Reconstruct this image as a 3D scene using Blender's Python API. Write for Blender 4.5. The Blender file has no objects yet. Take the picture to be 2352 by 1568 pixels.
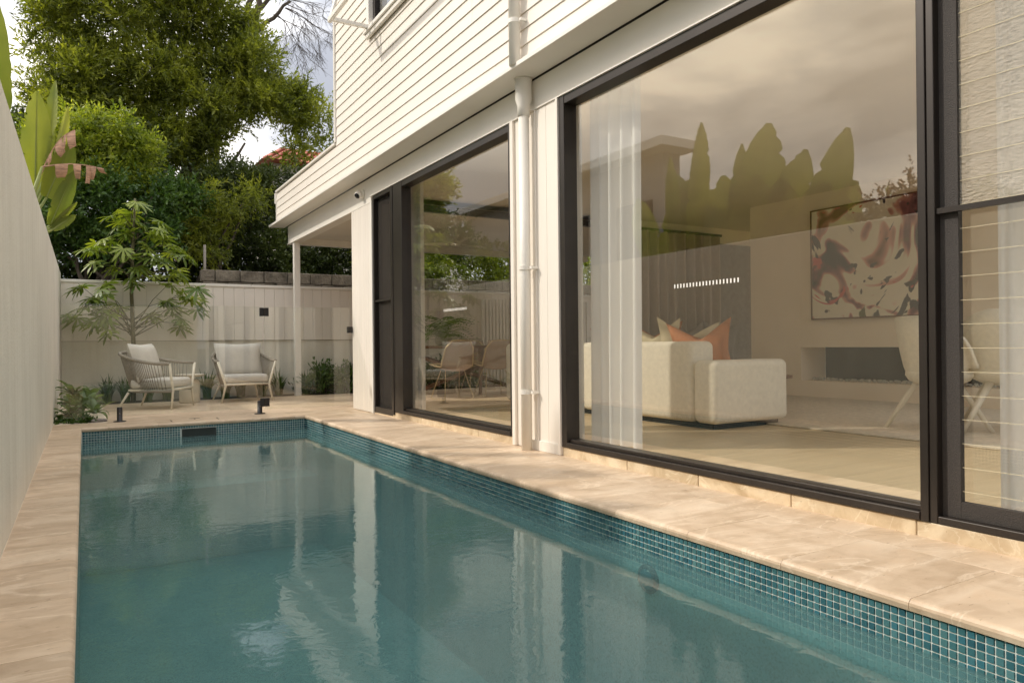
import bpy, bmesh, math, random
import numpy as np
from mathutils import Vector, Matrix
random.seed(7); rng = np.random.default_rng(7)
S = bpy.context.scene
R = math.radians

# ---------------------------------------------------------------- camera
cam = bpy.data.cameras.new('camera'); camo = bpy.data.objects.new('camera', cam)
S.collection.objects.link(camo); S.camera = camo
cam.sensor_width = 36; cam.lens = 36*1654.5/2352; cam.shift_y = 0.0021
cam.clip_start = 0.05; cam.clip_end = 3000
camo.matrix_world = Matrix.Translation((0, 0, 0.8)) @ Matrix.Rotation(-0.53619, 4, 'Z') @ Matrix.Rotation(R(90), 4, 'X') @ Matrix.Rotation(-0.01022, 4, 'Z')

# ---------------------------------------------------------------- light
TO_SUN = Vector((-1.0, 0.62, 0.90)).normalized()
W = bpy.data.worlds.new('World'); S.world = W; W.use_nodes = True
wn, wl = W.node_tree.nodes, W.node_tree.links
wn.clear()
wo = wn.new('ShaderNodeOutputWorld'); wb = wn.new('ShaderNodeBackground'); wb.inputs[1].default_value = 0.15
sky = wn.new('ShaderNodeTexSky'); sky.sky_type = 'NISHITA'; sky.sun_disc = False
sky.sun_elevation = math.asin(TO_SUN.z); sky.sun_rotation = math.atan2(TO_SUN.x, TO_SUN.y)
sky.dust_density = 2.0; sky.air_density = 1.0
tc = wn.new('ShaderNodeTexCoord'); mp = wn.new('ShaderNodeMapping'); mp.inputs['Scale'].default_value = (1.0, 1.0, 3.2)
mp.inputs['Location'].default_value = (3.1, 1.4, 0.3)
nz = wn.new('ShaderNodeTexNoise'); nz.inputs['Scale'].default_value = 2.1; nz.inputs['Detail'].default_value = 9; nz.inputs['Roughness'].default_value = 0.52
nz.inputs['Distortion'].default_value = 0.35
cr = wn.new('ShaderNodeValToRGB')
cr.color_ramp.elements[0].position = 0.41; cr.color_ramp.elements[0].color = (3.0, 3.2, 3.7, 1)
cr.color_ramp.elements[1].position = 0.60; cr.color_ramp.elements[1].color = (9.0, 8.75, 8.5, 1)
cm = cr.color_ramp.elements.new(0.5); cm.color = (5.2, 5.35, 5.8, 1)
nz2 = wn.new('ShaderNodeTexNoise'); nz2.inputs['Scale'].default_value = 0.9; nz2.inputs['Detail'].default_value = 6
cov = wn.new('ShaderNodeValToRGB'); cov.color_ramp.elements[0].position = 0.28; cov.color_ramp.elements[1].position = 0.42
cov.color_ramp.elements[0].color = (0.35, 0.35, 0.35, 1)
mx = wn.new('ShaderNodeMixRGB')
wl.new(tc.outputs['Generated'], mp.inputs['Vector']); wl.new(mp.outputs[0], nz.inputs['Vector']); wl.new(mp.outputs[0], nz2.inputs['Vector'])
wl.new(nz.outputs['Fac'], cr.inputs[0]); wl.new(nz2.outputs['Fac'], cov.inputs[0])
wl.new(cov.outputs[0], mx.inputs['Fac']); wl.new(sky.outputs[0], mx.inputs['Color1']); wl.new(cr.outputs[0], mx.inputs['Color2'])
dt_ = wn.new('ShaderNodeVectorMath'); dt_.operation = 'DOT_PRODUCT'; dt_.inputs[1].default_value = TO_SUN; wl.new(tc.outputs['Generated'], dt_.inputs[0])
def wm(op, a, b):
    n = wn.new('ShaderNodeMath'); n.operation = op
    for i_, q_ in enumerate((a, b)):
        if isinstance(q_, (int, float)): n.inputs[i_].default_value = q_
        else: wl.new(q_, n.inputs[i_])
    return n.outputs[0]
glow = wm('MULTIPLY', wm('POWER', wm('MAXIMUM', dt_.outputs['Value'], 0.0), 2.5), 1.0)
gm = wn.new('ShaderNodeMixRGB'); gm.blend_type = 'MIX'; wl.new(glow, gm.inputs['Fac']); gm.inputs['Color1'].default_value = (1, 1, 1, 1); gm.inputs['Color2'].default_value = (1.6, 1.47, 1.27, 1)
sep = wn.new('ShaderNodeSeparateXYZ'); wl.new(tc.outputs['Generated'], sep.inputs[0])
cie = wm('ADD', wm('MULTIPLY', wm('MAXIMUM', sep.outputs['Z'], 0.0), 1.15), 0.52)      # overcast sky: brightest overhead
mc = wn.new('ShaderNodeMixRGB'); mc.blend_type = 'MULTIPLY'; mc.inputs['Fac'].default_value = 1.0; wl.new(gm.outputs[0], mc.inputs['Color1']); wl.new(cie, mc.inputs['Color2'])
mg = wn.new('ShaderNodeMixRGB'); mg.blend_type = 'MULTIPLY'; mg.inputs['Fac'].default_value = 1.0; wl.new(mx.outputs[0], mg.inputs['Color1']); wl.new(mc.outputs[0], mg.inputs['Color2'])
wl.new(mg.outputs[0], wb.inputs[0]); wl.new(wb.outputs[0], wo.inputs[0])
sun = bpy.data.lights.new('sun', 'SUN'); sun.energy = 2.0; sun.angle = R(1.6); sun.color = (1.0, 0.92, 0.81)
suno = bpy.data.objects.new('sun', sun); S.collection.objects.link(suno)
suno.rotation_euler = (-TO_SUN).to_track_quat('-Z', 'Y').to_euler(); suno.location = (-20, 12, 18)
S.view_settings.view_transform = 'Standard'; S.view_settings.look = 'None'; S.view_settings.gamma = 1
S.view_settings.use_curve_mapping = False; S.view_settings.exposure = 0.42
S.render.engine = 'CYCLES'; S.cycles.use_denoising = True
S.cycles.max_bounces = 12; S.cycles.diffuse_bounces = 9; S.cycles.glossy_bounces = 4; S.cycles.transmission_bounces = 6
S.cycles.transparent_max_bounces = 24; S.cycles.sample_clamp_indirect = 6
S.cycles.caustics_reflective = False; S.cycles.caustics_refractive = False

# ---------------------------------------------------------------- materials
MATS = {}
class NT:
    def __init__(s, name):
        s.m = bpy.data.materials.new(name); s.m.use_nodes = True; s.t = s.m.node_tree; s.n = s.t.nodes; s.l = s.t.links
        s.n.clear(); s.out = s.n.new('ShaderNodeOutputMaterial'); MATS[name] = s.m
    def N(s, typ, inp=None, **k):
        n = s.n.new('ShaderNode' + typ)
        for a, b in k.items(): setattr(n, a, b)
        for a, b in (inp or {}).items():
            if hasattr(b, 'links') or isinstance(b, bpy.types.NodeSocket): s.l.new(b, n.inputs[a])
            else: n.inputs[a].default_value = b
        return n
    def ramp(s, fac, stops):
        n = s.N('ValToRGB', {0: fac}); e = n.color_ramp.elements
        e[0].position, e[0].color = stops[0][0], (*stops[0][1], 1); e[1].position, e[1].color = stops[-1][0], (*stops[-1][1], 1)
        for p, c in stops[1:-1]:
            q = e.new(p); q.color = (*c, 1)
        return n.outputs[0]
    def coord(s, scale=(1, 1, 1), obj=False, rnd=False):
        v = s.N('TexCoord').outputs['Object'] if obj else s.N('NewGeometry').outputs['Position']
        if rnd:
            oi = s.N('ObjectInfo').outputs['Random']
            k = s.N('VectorMath', {0: s.N('CombineXYZ', {0: oi, 1: oi, 2: oi}).outputs[0], 1: (37, 91, 53)}, operation='MULTIPLY')
            v = s.N('VectorMath', {0: v, 1: k.outputs[0]}, operation='ADD').outputs[0]
        return s.N('Mapping', {0: v, 'Scale': scale}).outputs[0]
    def noise(s, vec, scale, detail=4, rough=0.5, dist=0.0):
        return s.N('TexNoise', {'Vector': vec, 'Scale': scale, 'Detail': detail, 'Roughness': rough, 'Distortion': dist}).outputs['Fac']
    def bump(s, h, strength=0.3, dist=0.01, normal=None):
        i = {'Height': h, 'Strength': strength, 'Distance': dist}
        if normal: i['Normal'] = normal
        return s.N('Bump', i).outputs[0]
    def mixc(s, f, a, b, mode='MIX'):
        n = s.N('MixRGB', {'Fac': f, 'Color1': a, 'Color2': b}, blend_type=mode); return n.outputs[0]
    def math(s, op, a, b=0.0):
        return s.N('Math', {0: a, 1: b}, operation=op).outputs[0]
    def schlick(s, f0, normal=None, gain=1.0):
        i = {'Blend': 0.5}
        if normal is not None: i['Normal'] = normal
        f = s.N('LayerWeight', i).outputs['Facing']
        return s.math('MINIMUM', s.math('ADD', s.math('MULTIPLY', s.math('POWER', f, 5.0), (1-f0)*gain), f0), 1.0)
    def bsdf(s, **k):
        n = s.N('BsdfPrincipled', {a.replace('_', ' '): b for a, b in k.items()}); return n.outputs[0]
    def done(s, sh): s.l.new(sh, s.out.inputs[0]); return s.m
def c4(c): return (*c, 1)

def simple(name, col, rough=0.5, var=0.08, scale=6.0, bump=0.0, bscale=60.0, metal=0.0, rnd=0.0, spec=0.5, stretch=(1, 1, 1)):
    t = NT(name); v = t.coord(stretch)
    n = t.noise(v, scale, 5)
    f = t.ramp(n, [(0.3, tuple(x*(1-var) for x in col)), (0.7, tuple(min(1, x*(1+var)) for x in col))])
    if rnd:
        r = t.N('ObjectInfo').outputs['Random']
        g = t.math('ADD', t.math('MULTIPLY', r, 2*rnd), 1-rnd)
        f = t.mixc(1.0, f, t.N('CombineXYZ', {0: g, 1: g, 2: g}).outputs[0], 'MULTIPLY')
    k = dict(Base_Color=f, Roughness=rough, Metallic=metal, Specular_IOR_Level=spec)
    if bump: k['Normal'] = t.bump(t.noise(v, bscale, 3), bump, 0.004)
    return t.done(t.bsdf(**k))

simple('white_paint', (0.80, 0.765, 0.70), 0.38, 0.03, 2.5, 0.04, 40)
simple('white_board', (0.80, 0.745, 0.67), 0.42, 0.025, 1.2, 0.05, 30, rnd=0.02)
simple('plaster_white', (0.70, 0.66, 0.59), 0.8, 0.05, 1.6)
simple('wall_taupe', (0.92, 0.82, 0.67), 0.85, 0.04, 1.5)
simple('ceiling_cream', (0.86, 0.80, 0.70), 0.8, 0.03, 1.5)
simple('bronze_frame', (0.030, 0.024, 0.020), 0.35, 0.15, 5, metal=0.3)
simple('black_metal', (0.012, 0.010, 0.010), 0.4, 0.1, 10)
simple('cream_metal', (0.72, 0.66, 0.54), 0.45, 0.04, 8)
simple('gold_wire', (0.52, 0.40, 0.22), 0.35, 0.05, 8, metal=0.4)
simple('rope_grey', (0.25, 0.22, 0.18), 0.85, 0.15, 60, 0.4, 300)
simple('cushion_grey', (0.58, 0.55, 0.50), 0.95, 0.05, 12, 0.25, 90)
simple('boucle_cream', (0.78, 0.73, 0.61), 0.97, 0.06, 30, 0.7, 140)
simple('terracotta_fabric', (0.42, 0.17, 0.075), 0.85, 0.18, 9, 0.3, 90)
simple('linen_cream', (0.62, 0.55, 0.38), 0.95, 0.1, 12, 0.3, 90)
simple('grey_fabric', (0.28, 0.25, 0.215), 0.95, 0.1, 12, 0.3, 90)
simple('curtain_taupe', (0.42, 0.35, 0.28), 0.9, 0.05, 20)
simple('side_table_stone', (0.62, 0.56, 0.45), 0.7, 0.06, 14, 0.1, 60)
simple('dark_wood', (0.16, 0.075, 0.04), 0.45, 0.35, 8, stretch=(1, 8, 8))
simple('wicker_rose', (0.34, 0.20, 0.125), 0.7, 0.1, 60, 0.3, 200)
simple('soil', (0.035, 0.026, 0.018), 0.95, 0.4, 20, 0.9, 40)
simple('ground_soil', (0.06, 0.055, 0.03), 0.95, 0.4, 0.7, 0.5, 6)
simple('bark', (0.085, 0.065, 0.045), 0.9, 0.35, 7, 0.9, 25, stretch=(3, 3, 0.6))
simple('bark_green', (0.11, 0.10, 0.045), 0.8, 0.3, 12, 0.5, 40, stretch=(3, 3, 0.6))
simple('pebble', (0.62, 0.60, 0.54), 0.5, 0.2, 30, rnd=0.2)
simple('river_stone', (0.20, 0.17, 0.15), 0.6, 0.3, 30, rnd=0.4)
simple('firebox', (0.012, 0.014, 0.012), 0.25, 0.15, 3)
simple('rug', (0.56, 0.49, 0.38), 0.98, 0.15, 25, 0.8, 120)
simple('roof_tile_red', (0.36, 0.085, 0.045), 0.7, 0.2, 3, rnd=0.25)
simple('neighbour_render', (0.50, 0.47, 0.42), 0.8, 0.05, 1)
simple('pot_clay', (0.33, 0.30, 0.25), 0.7, 0.1, 12)
simple('lens_black', (0.01, 0.01, 0.012), 0.08, 0.05, 5)
simple('drain_dark', (0.02, 0.03, 0.03), 0.4, 0.1, 5)
simple('grout', (0.74, 0.80, 0.76), 0.8, 0.06, 20)
simple('joint_mortar', (0.70, 0.60, 0.48), 0.9, 0.08, 12)
simple('brown_leaf', (0.50, 0.29, 0.19), 0.8, 0.35, 14, stretch=(1, 1, 4))
simple('dim_room', (0.10, 0.085, 0.07), 0.9, 0.35, 6, 0.6, 40)

# rendered (stucco) garden wall
t = NT('stucco'); v = t.coord()
a = t.ramp(t.noise(v, 1.1, 6, 0.6), [(0.3, (0.70, 0.665, 0.58)), (0.7, (0.79, 0.755, 0.665))])
h = t.math('ADD', t.noise(v, 75, 4, 0.6), t.math('MULTIPLY', t.noise(v, 9, 3), 1.2))
st = t.ramp(t.noise(t.coord((7, 7, .35)), 1.4, 5, .6), [(0.42, (1, 1, 1)), (0.75, (0.90, 0.885, 0.86))])
sp = t.ramp(t.noise(v, 55, 3, .6), [(0.27, (0.80, 0.79, 0.77)), (0.36, (1, 1, 1))])
a = t.mixc(1, t.mixc(1, a, st, 'MULTIPLY'), sp, 'MULTIPLY')
t.done(t.bsdf(Base_Color=a, Roughness=0.85, Normal=t.bump(h, 0.5, 0.006)))
# travertine
def travertine(name, c1, c2, c3, rough):
    t = NT(name); v = t.coord((0.55, 1.6, 1.6), obj=False, rnd=True)
    n1 = t.noise(v, 2.6, 8, 0.58, 1.1); n2 = t.noise(v, 11, 6, 0.6, 0.5)
    a = t.ramp(n1, [(0.28, c1), (0.5, c2), (0.74, c3)])
    vein = t.ramp(t.math('ABSOLUTE', t.math('SUBTRACT', t.noise(v, 1.5, 7, 0.55, 1.8), 0.5)), [(0.0, (1, 1, 1)), (0.016, (0, 0, 0))])
    a = t.mixc(t.math('MULTIPLY', vein, 0.8), a, c4(c3))
    blot = t.ramp(t.noise(t.coord((1, 1, 1), rnd=True), 5.5, 7, 0.65, 0.9), [(0.35, (0.86, 0.83, 0.80)), (0.55, (1, 1, 1)), (0.72, (1.0, 0.965, 0.93))])
    a = t.mixc(1.0, a, blot, 'MULTIPLY')
    pit = t.ramp(t.noise(v, 48, 3, .6), [(0.27, (0.60, 0.56, 0.52)), (0.34, (1, 1, 1))])
    a = t.mixc(1.0, a, pit, 'MULTIPLY')
    r = t.N('ObjectInfo').outputs['Random']; g = t.math('ADD', t.math('MULTIPLY', r, 0.16), 0.92)
    a = t.mixc(1.0, a, t.N('CombineXYZ', {0: g, 1: g, 2: t.math('MULTIPLY', g, 0.99)}).outputs[0], 'MULTIPLY')
    h = t.math('ADD', n2, t.math('MULTIPLY', n1, 1.5))
    t.done(t.bsdf(Base_Color=a, Roughness=t.ramp(n2, [(0.3, (rough-0.1,)*3), (0.7, (rough+0.15,)*3)]), Specular_IOR_Level=0.4, Normal=t.bump(h, 0.22, 0.006)))
travertine('travertine', (0.47, 0.35, 0.235), (0.59, 0.455, 0.325), (0.72, 0.59, 0.45), 0.42)
travertine('travertine_riser', (0.44, 0.33, 0.20), (0.62, 0.50, 0.34), (0.74, 0.64, 0.48), 0.45)
# mosaic
t = NT('mosaic')
ri = t.N('NewGeometry').outputs['Random Per Island']; ro = t.N('ObjectInfo').outputs['Random']
f = t.math('FRACT', t.math('ADD', ri, t.math('MULTIPLY', ro, 7.31)))
a = t.ramp(f, [(0.0, (0.022, 0.09, 0.125)), (0.3, (0.04, 0.135, 0.155)), (0.6, (0.075, 0.185, 0.195)), (0.8, (0.035, 0.15, 0.20)), (1.0, (0.11, 0.235, 0.24))])
a = t.mixc(t.math('MULTIPLY', t.noise(t.coord(), 90, 3), 0.3), a, (0.05, 0.14, 0.15, 1))
t.done(t.bsdf(Base_Color=a, Roughness=0.12, Specular_IOR_Level=0.6, Normal=t.bump(t.noise(t.coord(), 60, 2), 0.12, 0.003)))
# pool plaster
t = NT('pool_plaster'); v = t.coord()
a = t.ramp(t.noise(v, 3.5, 8, 0.65), [(0.3, (0.17, 0.33, 0.335)), (0.7, (0.25, 0.42, 0.41))])
sp = t.ramp(t.noise(v, 110, 2), [(0.3, (0.5, 0.5, 0.5)), (0.5, (1, 1, 1))])
t.done(t.bsdf(Base_Color=t.mixc(1, a, sp, 'MULTIPLY'), Roughness=0.8))
# water: see-through body with a rippled mirror skin
t = NT('pool_water'); v = t.coord((1, 1, 1))
h = t.math('ADD', t.math('MULTIPLY', t.noise(v, 1.7, 1, 0.4, 0.3), 1.0), t.math('MULTIPLY', t.noise(v, 12, 3, 0.55, 0.8), 0.24))
nrm = t.bump(h, 0.10, 0.035)
fr = t.schlick(0.024, nrm)
tr = t.N('BsdfTransparent', {'Color': (0.66, 0.86, 0.84, 1)}).outputs[0]
gl = t.N('BsdfGlossy', {'Color': (0.93, 0.98, 0.97, 1), 'Roughness': 0.015, 'Normal': nrm}).outputs[0]
body = t.N('BsdfDiffuse', {'Color': (0.14, 0.26, 0.265, 1)}).outputs[0]
tb_ = t.N('MixShader', {0: 0.42, 1: tr, 2: body}).outputs[0]
t.done(t.N('MixShader', {0: fr, 1: tb_, 2: gl}).outputs[0])
# glass
def glass(name, f0, tint, gtint=(1, 0.96, 0.89, 1)):
    t = NT(name)
    f = t.schlick(f0)
    w = t.noise(t.coord(), 0.9, 2)
    gl = t.N('BsdfGlossy', {'Color': gtint, 'Roughness': 0.0, 'Normal': t.bump(w, 0.05, 0.004)}).outputs[0]
    tr = t.N('BsdfTransparent', {'Color': tint}).outputs[0]
    t.done(t.N('MixShader', {0: f, 1: tr, 2: gl}).outputs[0])
glass('window_glass', 0.10, (1.0, 1.0, 0.985, 1), (1.0, 0.965, 0.90, 1))
glass('fence_glass', 0.05, (0.975, 0.985, 0.97, 1))
glass('plain_glass', 0.08, (0.75, 0.77, 0.77, 1))
# sheer curtain
t = NT('sheer'); v = t.coord((1, 1, 0.1))
d = t.N('BsdfDiffuse', {'Color': (0.92, 0.91, 0.89, 1)}).outputs[0]; tl = t.N('BsdfTranslucent', {'Color': (0.92, 0.91, 0.89, 1)}).outputs[0]
m1 = t.N('MixShader', {0: 0.22, 1: d, 2: tl}).outputs[0]
t.done(t.N('MixShader', {0: 0.93, 1: t.N('BsdfTransparent').outputs[0], 2: m1}).outputs[0])
# mesh screen
t = NT('screen_mesh')
sp = t.noise(t.coord(), 130, 2)
d = t.N('BsdfDiffuse', {'Color': t.ramp(sp, [(0.35, (0.035, 0.03, 0.026)), (0.62, (0.055, 0.05, 0.045)), (0.72, (0.35, 0.33, 0.30))])}).outputs[0]
t.done(t.N('MixShader', {0: 0.93, 1: t.N('BsdfTransparent').outputs[0], 2: d}).outputs[0])
t = NT('screen_sheer')
d = t.N('BsdfDiffuse', {'Color': (0.60, 0.55, 0.46, 1), 'Normal': t.bump(t.noise(t.coord((1, 2, 6)), 22, 3), 0.8, 0.02)}).outputs[0]
t.done(t.N('MixShader', {0: 0.30, 1: t.N('BsdfTransparent').outputs[0], 2: d}).outputs[0])
t = NT('screen_mesh_veil')
d = t.N('BsdfDiffuse', {'Color': (0.05, 0.045, 0.04, 1)}).outputs[0]
t.done(t.N('MixShader', {0: 0.62, 1: t.N('BsdfTransparent').outputs[0], 2: d}).outputs[0])
# interior timber
t = NT('oak_floor'); v = t.coord((0.7, 9, 1), rnd=True)
a = t.ramp(t.noise(v, 2.2, 7, 0.6, 0.6), [(0.3, (0.50, 0.385, 0.235)), (0.7, (0.62, 0.49, 0.31))])
t.done(t.bsdf(Base_Color=a, Roughness=0.4, Specular_IOR_Level=0.4))
# concrete block
t = NT('block_weathered'); v = t.coord(rnd=True)
a = t.ramp(t.noise(v, 5, 8, 0.7), [(0.3, (0.07, 0.058, 0.042)), (0.5, (0.19, 0.16, 0.12)), (0.75, (0.34, 0.29, 0.22))])
t.done(t.bsdf(Base_Color=a, Roughness=0.95, Normal=t.bump(t.noise(v, 30, 5), 0.8, 0.02)))
# painting
t = NT('painting'); v = t.coord((1, 1, 1))
n1 = t.N('TexNoise', {'Vector': v, 'Scale': 1.05, 'Detail': 2.2, 'Distortion': 2.4})
n2 = t.noise(v, 1.5, 2.5, 0.5, 2.6); n3 = t.noise(t.N('VectorMath', {0: v, 1: (9, 4, 2)}, operation='ADD').outputs[0], 1.3, 2, 0.5, 2.2)
a = t.ramp(n1.outputs['Fac'], [(0.36, (0.06, 0.045, 0.05)), (0.40, (0.26, 0.10, 0.11)), (0.43, (0.62, 0.33, 0.26)), (0.45, (0.82, 0.77, 0.63)), (0.58, (0.86, 0.80, 0.67)), (0.61, (0.68, 0.36, 0.29)), (0.68, (0.24, 0.12, 0.08))])
a = t.mixc(t.ramp(n2, [(0.60, (0, 0, 0)), (0.615, (1, 1, 1))]), a, (0.08, 0.07, 0.075, 1))
a = t.mixc(t.ramp(n3, [(0.70, (0, 0, 0)), (0.71, (1, 1, 1))]), a, (0.62, 0.14, 0.13, 1))
a = t.mixc(t.ramp(n3, [(0.30, (1, 1, 1)), (0.33, (0, 0, 0))]), a, (0.16, 0.16, 0.075, 1))
t.done(t.bsdf(Base_Color=a, Roughness=0.6, Normal=t.bump(n2, 0.2, 0.01)))
# foliage
def leafmat(name, c1, c2, c3, trans=0.35, rough=0.45, island=True, veins=False):
    t = NT(name)
    ri = t.N('NewGeometry').outputs['Random Per Island'] if island else t.N('ObjectInfo').outputs['Random']
    big = t.noise(t.coord(), 1.6, 3)
    f = t.math('ADD', t.math('MULTIPLY', ri, 0.45), t.math('SUBTRACT', t.math('MULTIPLY', big, 1.3), 0.35))
    a = t.ramp(f, [(0.1, c1), (0.45, c2), (0.9, c3)])
    if veins:
        w = t.noise(t.coord((1, 1, 1)), 5, 3)
        a = t.mixc(t.math('MULTIPLY', w, 0.5), a, c4(c3))
    p = t.bsdf(Base_Color=a, Roughness=rough, Specular_IOR_Level=0.45)
    tl = t.N('BsdfTranslucent', {'Color': t.mixc(1, a, (1.9, 1.9, 0.7, 1), 'MULTIPLY')}).outputs[0]
    t.done(t.N('MixShader', {0: trans, 1: p, 2: tl}).outputs[0])
leafmat('leaf_tree', (0.045, 0.06, 0.011), (0.15, 0.18, 0.027), (0.36, 0.38, 0.06), .45)
leafmat('leaf_bush', (0.05, 0.085, 0.012), (0.17, 0.22, 0.028), (0.40, 0.43, 0.065), .45)
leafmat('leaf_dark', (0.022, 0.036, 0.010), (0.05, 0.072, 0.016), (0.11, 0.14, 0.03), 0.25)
leafmat('leaf_palmate', (0.06, 0.12, 0.015), (0.12, 0.17, 0.022), (0.24, 0.29, 0.04), 0.3, 0.4, island=False)
leafmat('leaf_banana', (0.06, 0.12, 0.02), (0.11, 0.16, 0.03), (0.30, 0.32, 0.06), 0.28, 0.30, island=False, veins=True)
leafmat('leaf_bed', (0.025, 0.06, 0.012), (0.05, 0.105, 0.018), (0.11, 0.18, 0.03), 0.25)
leafmat('leaf_rosette', (0.035, 0.075, 0.013), (0.07, 0.125, 0.022), (0.13, 0.17, 0.035), 0.3, 0.4, island=False)
leafmat('leaf_fern', (0.05, 0.11, 0.025), (0.10, 0.19, 0.04), (0.20, 0.29, 0.08), 0.3, 0.5, island=False)
leafmat('leaf_burgundy', (0.03, 0.012, 0.012), (0.07, 0.03, 0.028), (0.13, 0.06, 0.05), 0.3)

# ---------------------------------------------------------------- builders
def wloc(o):
    v = Vector((0, 0, 0))
    while o is not None: v += o.location; o = o.parent
    return v
def tag(o, label=None, cat=None, group=None, kind=None):
    for k, v in (('label', label), ('category', cat), ('group', group), ('kind', kind)):
        if v: o[k] = v
    return o
def empty(name, loc, label=None, cat=None, group=None, kind=None):
    o = bpy.data.objects.new(name, None); S.collection.objects.link(o); o.location = loc; o.empty_display_size = 0.1
    return tag(o, label, cat, group, kind)
def link(name, me, parent=None, loc=(0, 0, 0)):
    o = bpy.data.objects.new(name, me); S.collection.objects.link(o)
    if parent is not None: o.parent = parent
    o.location = loc
    return o
def mesh(name, V, F, mat, smooth=False):
    me = bpy.data.meshes.new(name); me.from_pydata([tuple(v) for v in V], [], F)
    me.materials.append(MATS[mat])
    if smooth: me.polygons.foreach_set('use_smooth', [True]*len(me.polygons))
    me.update(); return me
class MB:
    def __init__(s): s.V = []; s.F = []
    def add(s, V, F):
        n = len(s.V); s.V += [Vector(v) for v in V]; s.F += [tuple(i+n for i in f) for f in F]; return s
    def box(s, a, b, M=None):
        x0, y0, z0 = a; x1, y1, z1 = b
        V = [(x0, y0, z0), (x1, y0, z0), (x1, y1, z0), (x0, y1, z0), (x0, y0, z1), (x1, y0, z1), (x1, y1, z1), (x0, y1, z1)]
        if M is not None: V = [M @ Vector(v) for v in V]
        return s.add(V, [(3, 2, 1, 0), (4, 5, 6, 7), (0, 1, 5, 4), (1, 2, 6, 5), (2, 3, 7, 6), (3, 0, 4, 7)])
    def tube(s, pts, r, n=8, cap=True):
        pts = [Vector(p) for p in pts]; m = len(pts); rr = r if isinstance(r, (list, tuple)) else [r]*m
        V = []; up = None
        for i, p in enumerate(pts):
            d = (pts[min(i+1, m-1)] - pts[max(i-1, 0)]).normalized()
            if up is None:
                up = Vector((0, 0, 1)) if abs(d.z) < 0.9 else Vector((1, 0, 0))
            sx = d.cross(up)
            if sx.length < 1e-4: sx = d.cross(Vector((0, 1, 0)))
            sx.normalize(); up = sx.cross(d).normalized()
            for k in range(n):
                t = 2*math.pi*k/n; V.append(p + (sx*math.cos(t) + up*math.sin(t))*rr[i])
        F = [(i*n+k, i*n+(k+1) % n, (i+1)*n+(k+1) % n, (i+1)*n+k) for i in range(m-1) for k in range(n)]
        if cap: F += [tuple(range(n-1, -1, -1)), tuple((m-1)*n+k for k in range(n))]
        return s.add(V, F)
    def lathe(s, prof, c=(0, 0, 0), n=24, M=None):
        V = []
        for r, z in prof:
            for k in range(n):
                t = 2*math.pi*k/n; v = Vector((r*math.cos(t), r*math.sin(t), z))
                if M is not None: v = M @ v
                V.append(v + Vector(c))
        m = len(prof)
        F = [(i*n+k, i*n+(k+1) % n, (i+1)*n+(k+1) % n, (i+1)*n+k) for i in range(m-1) for k in range(n)]
        F += [tuple(range(n-1, -1, -1)), tuple((m-1)*n+k for k in range(n))]
        return s.add(V, F)
    def build(s, name, mat, parent=None, smooth=False, bevel=0.0, seg=2, sub=0):
        off = wloc(parent) if parent is not None else Vector((0, 0, 0))
        me = mesh(name, [v-off for v in s.V], s.F, mat, smooth)
        o = link(name, me, parent)
        if bevel:
            b = o.modifiers.new('bevel', 'BEVEL'); b.width = bevel; b.segments = seg; b.limit_method = 'ANGLE'; b.angle_limit = R(40)
        if sub:
            u = o.modifiers.new('sub', 'SUBSURF'); u.levels = u.render_levels = sub
        return o
def box(name, a, b, mat, parent=None, bevel=0.0, seg=2): return MB().box(a, b).build(name, mat, parent, bevel=bevel, seg=seg)
def copy_tree(o, parent=None):
    c = o.copy(); S.collection.objects.link(c); c.parent = parent
    for ch in list(o.children): copy_tree(ch, c)
    return c

POOL_R, POOL_L, POOL_F, POOL_N = 2.196, -0.043, 8.37, -1.3
ZC, WZ = -0.04, -0.153
TB = -0.04 - 7*0.0255 - 0.002          # underside of coping, water level
FX = 2.93                       # facade plane
FEN = 12.30
WALLX = -0.284

# ---------------------------------------------------------------- ground
V = [(-300, -300, -0.10), (300, -300, -0.10), (300, 400, -0.10), (-300, 400, -0.10), (WALLX-.1, POOL_N-.3, -0.10), (2.5, POOL_N-.3, -0.10), (2.5, POOL_F+.3, -0.10), (WALLX-.1, POOL_F+.3, -0.10)]
g = link('ground', mesh('ground', V, [(0, 1, 5, 4), (1, 2, 6, 5), (2, 3, 7, 6), (3, 0, 4, 7)], 'ground_soil')); tag(g, 'bare dark ground around the garden', kind='structure')
hb = box('raised_ground', (-40, 13.25, -0.09), (40, 90, 1.75), 'ground_soil'); tag(hb, 'raised neighbouring ground behind the block wall', kind='structure')

# ---------------------------------------------------------------- pool
pool = empty('pool_shell', (1, 3.5, 0), 'plaster lined lap pool shell with blue green mosaic waterline', kind='structure')
b = MB()
b.add([(POOL_L, POOL_N, -1.35), (POOL_R, POOL_N, -1.35), (POOL_R, POOL_F, -1.35), (POOL_L, POOL_F, -1.35)], [(0, 1, 2, 3)])
b.add([(POOL_R, POOL_N, -1.35), (POOL_R, POOL_N, TB), (POOL_R, POOL_F, TB), (POOL_R, POOL_F, -1.35)], [(0, 1, 2, 3)])
b.add([(POOL_L, POOL_N, -1.35), (POOL_L, POOL_F, -1.35), (POOL_L, POOL_F, TB), (POOL_L, POOL_N, TB)], [(0, 1, 2, 3)])
b.add([(POOL_L, POOL_F, -1.35), (POOL_R, POOL_F, -1.35), (POOL_R, POOL_F, TB), (POOL_L, POOL_F, TB)], [(0, 1, 2, 3)])
b.add([(POOL_L, POOL_N, -1.35), (POOL_L, POOL_N, TB), (POOL_R, POOL_N, TB), (POOL_R, POOL_N, -1.35)], [(0, 1, 2, 3)])
b.box((POOL_L+.001, POOL_F-.5, -1.34), (POOL_R-.001, POOL_F-.001, -0.62))
b.build('plaster_lining', 'pool_plaster', pool)
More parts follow.
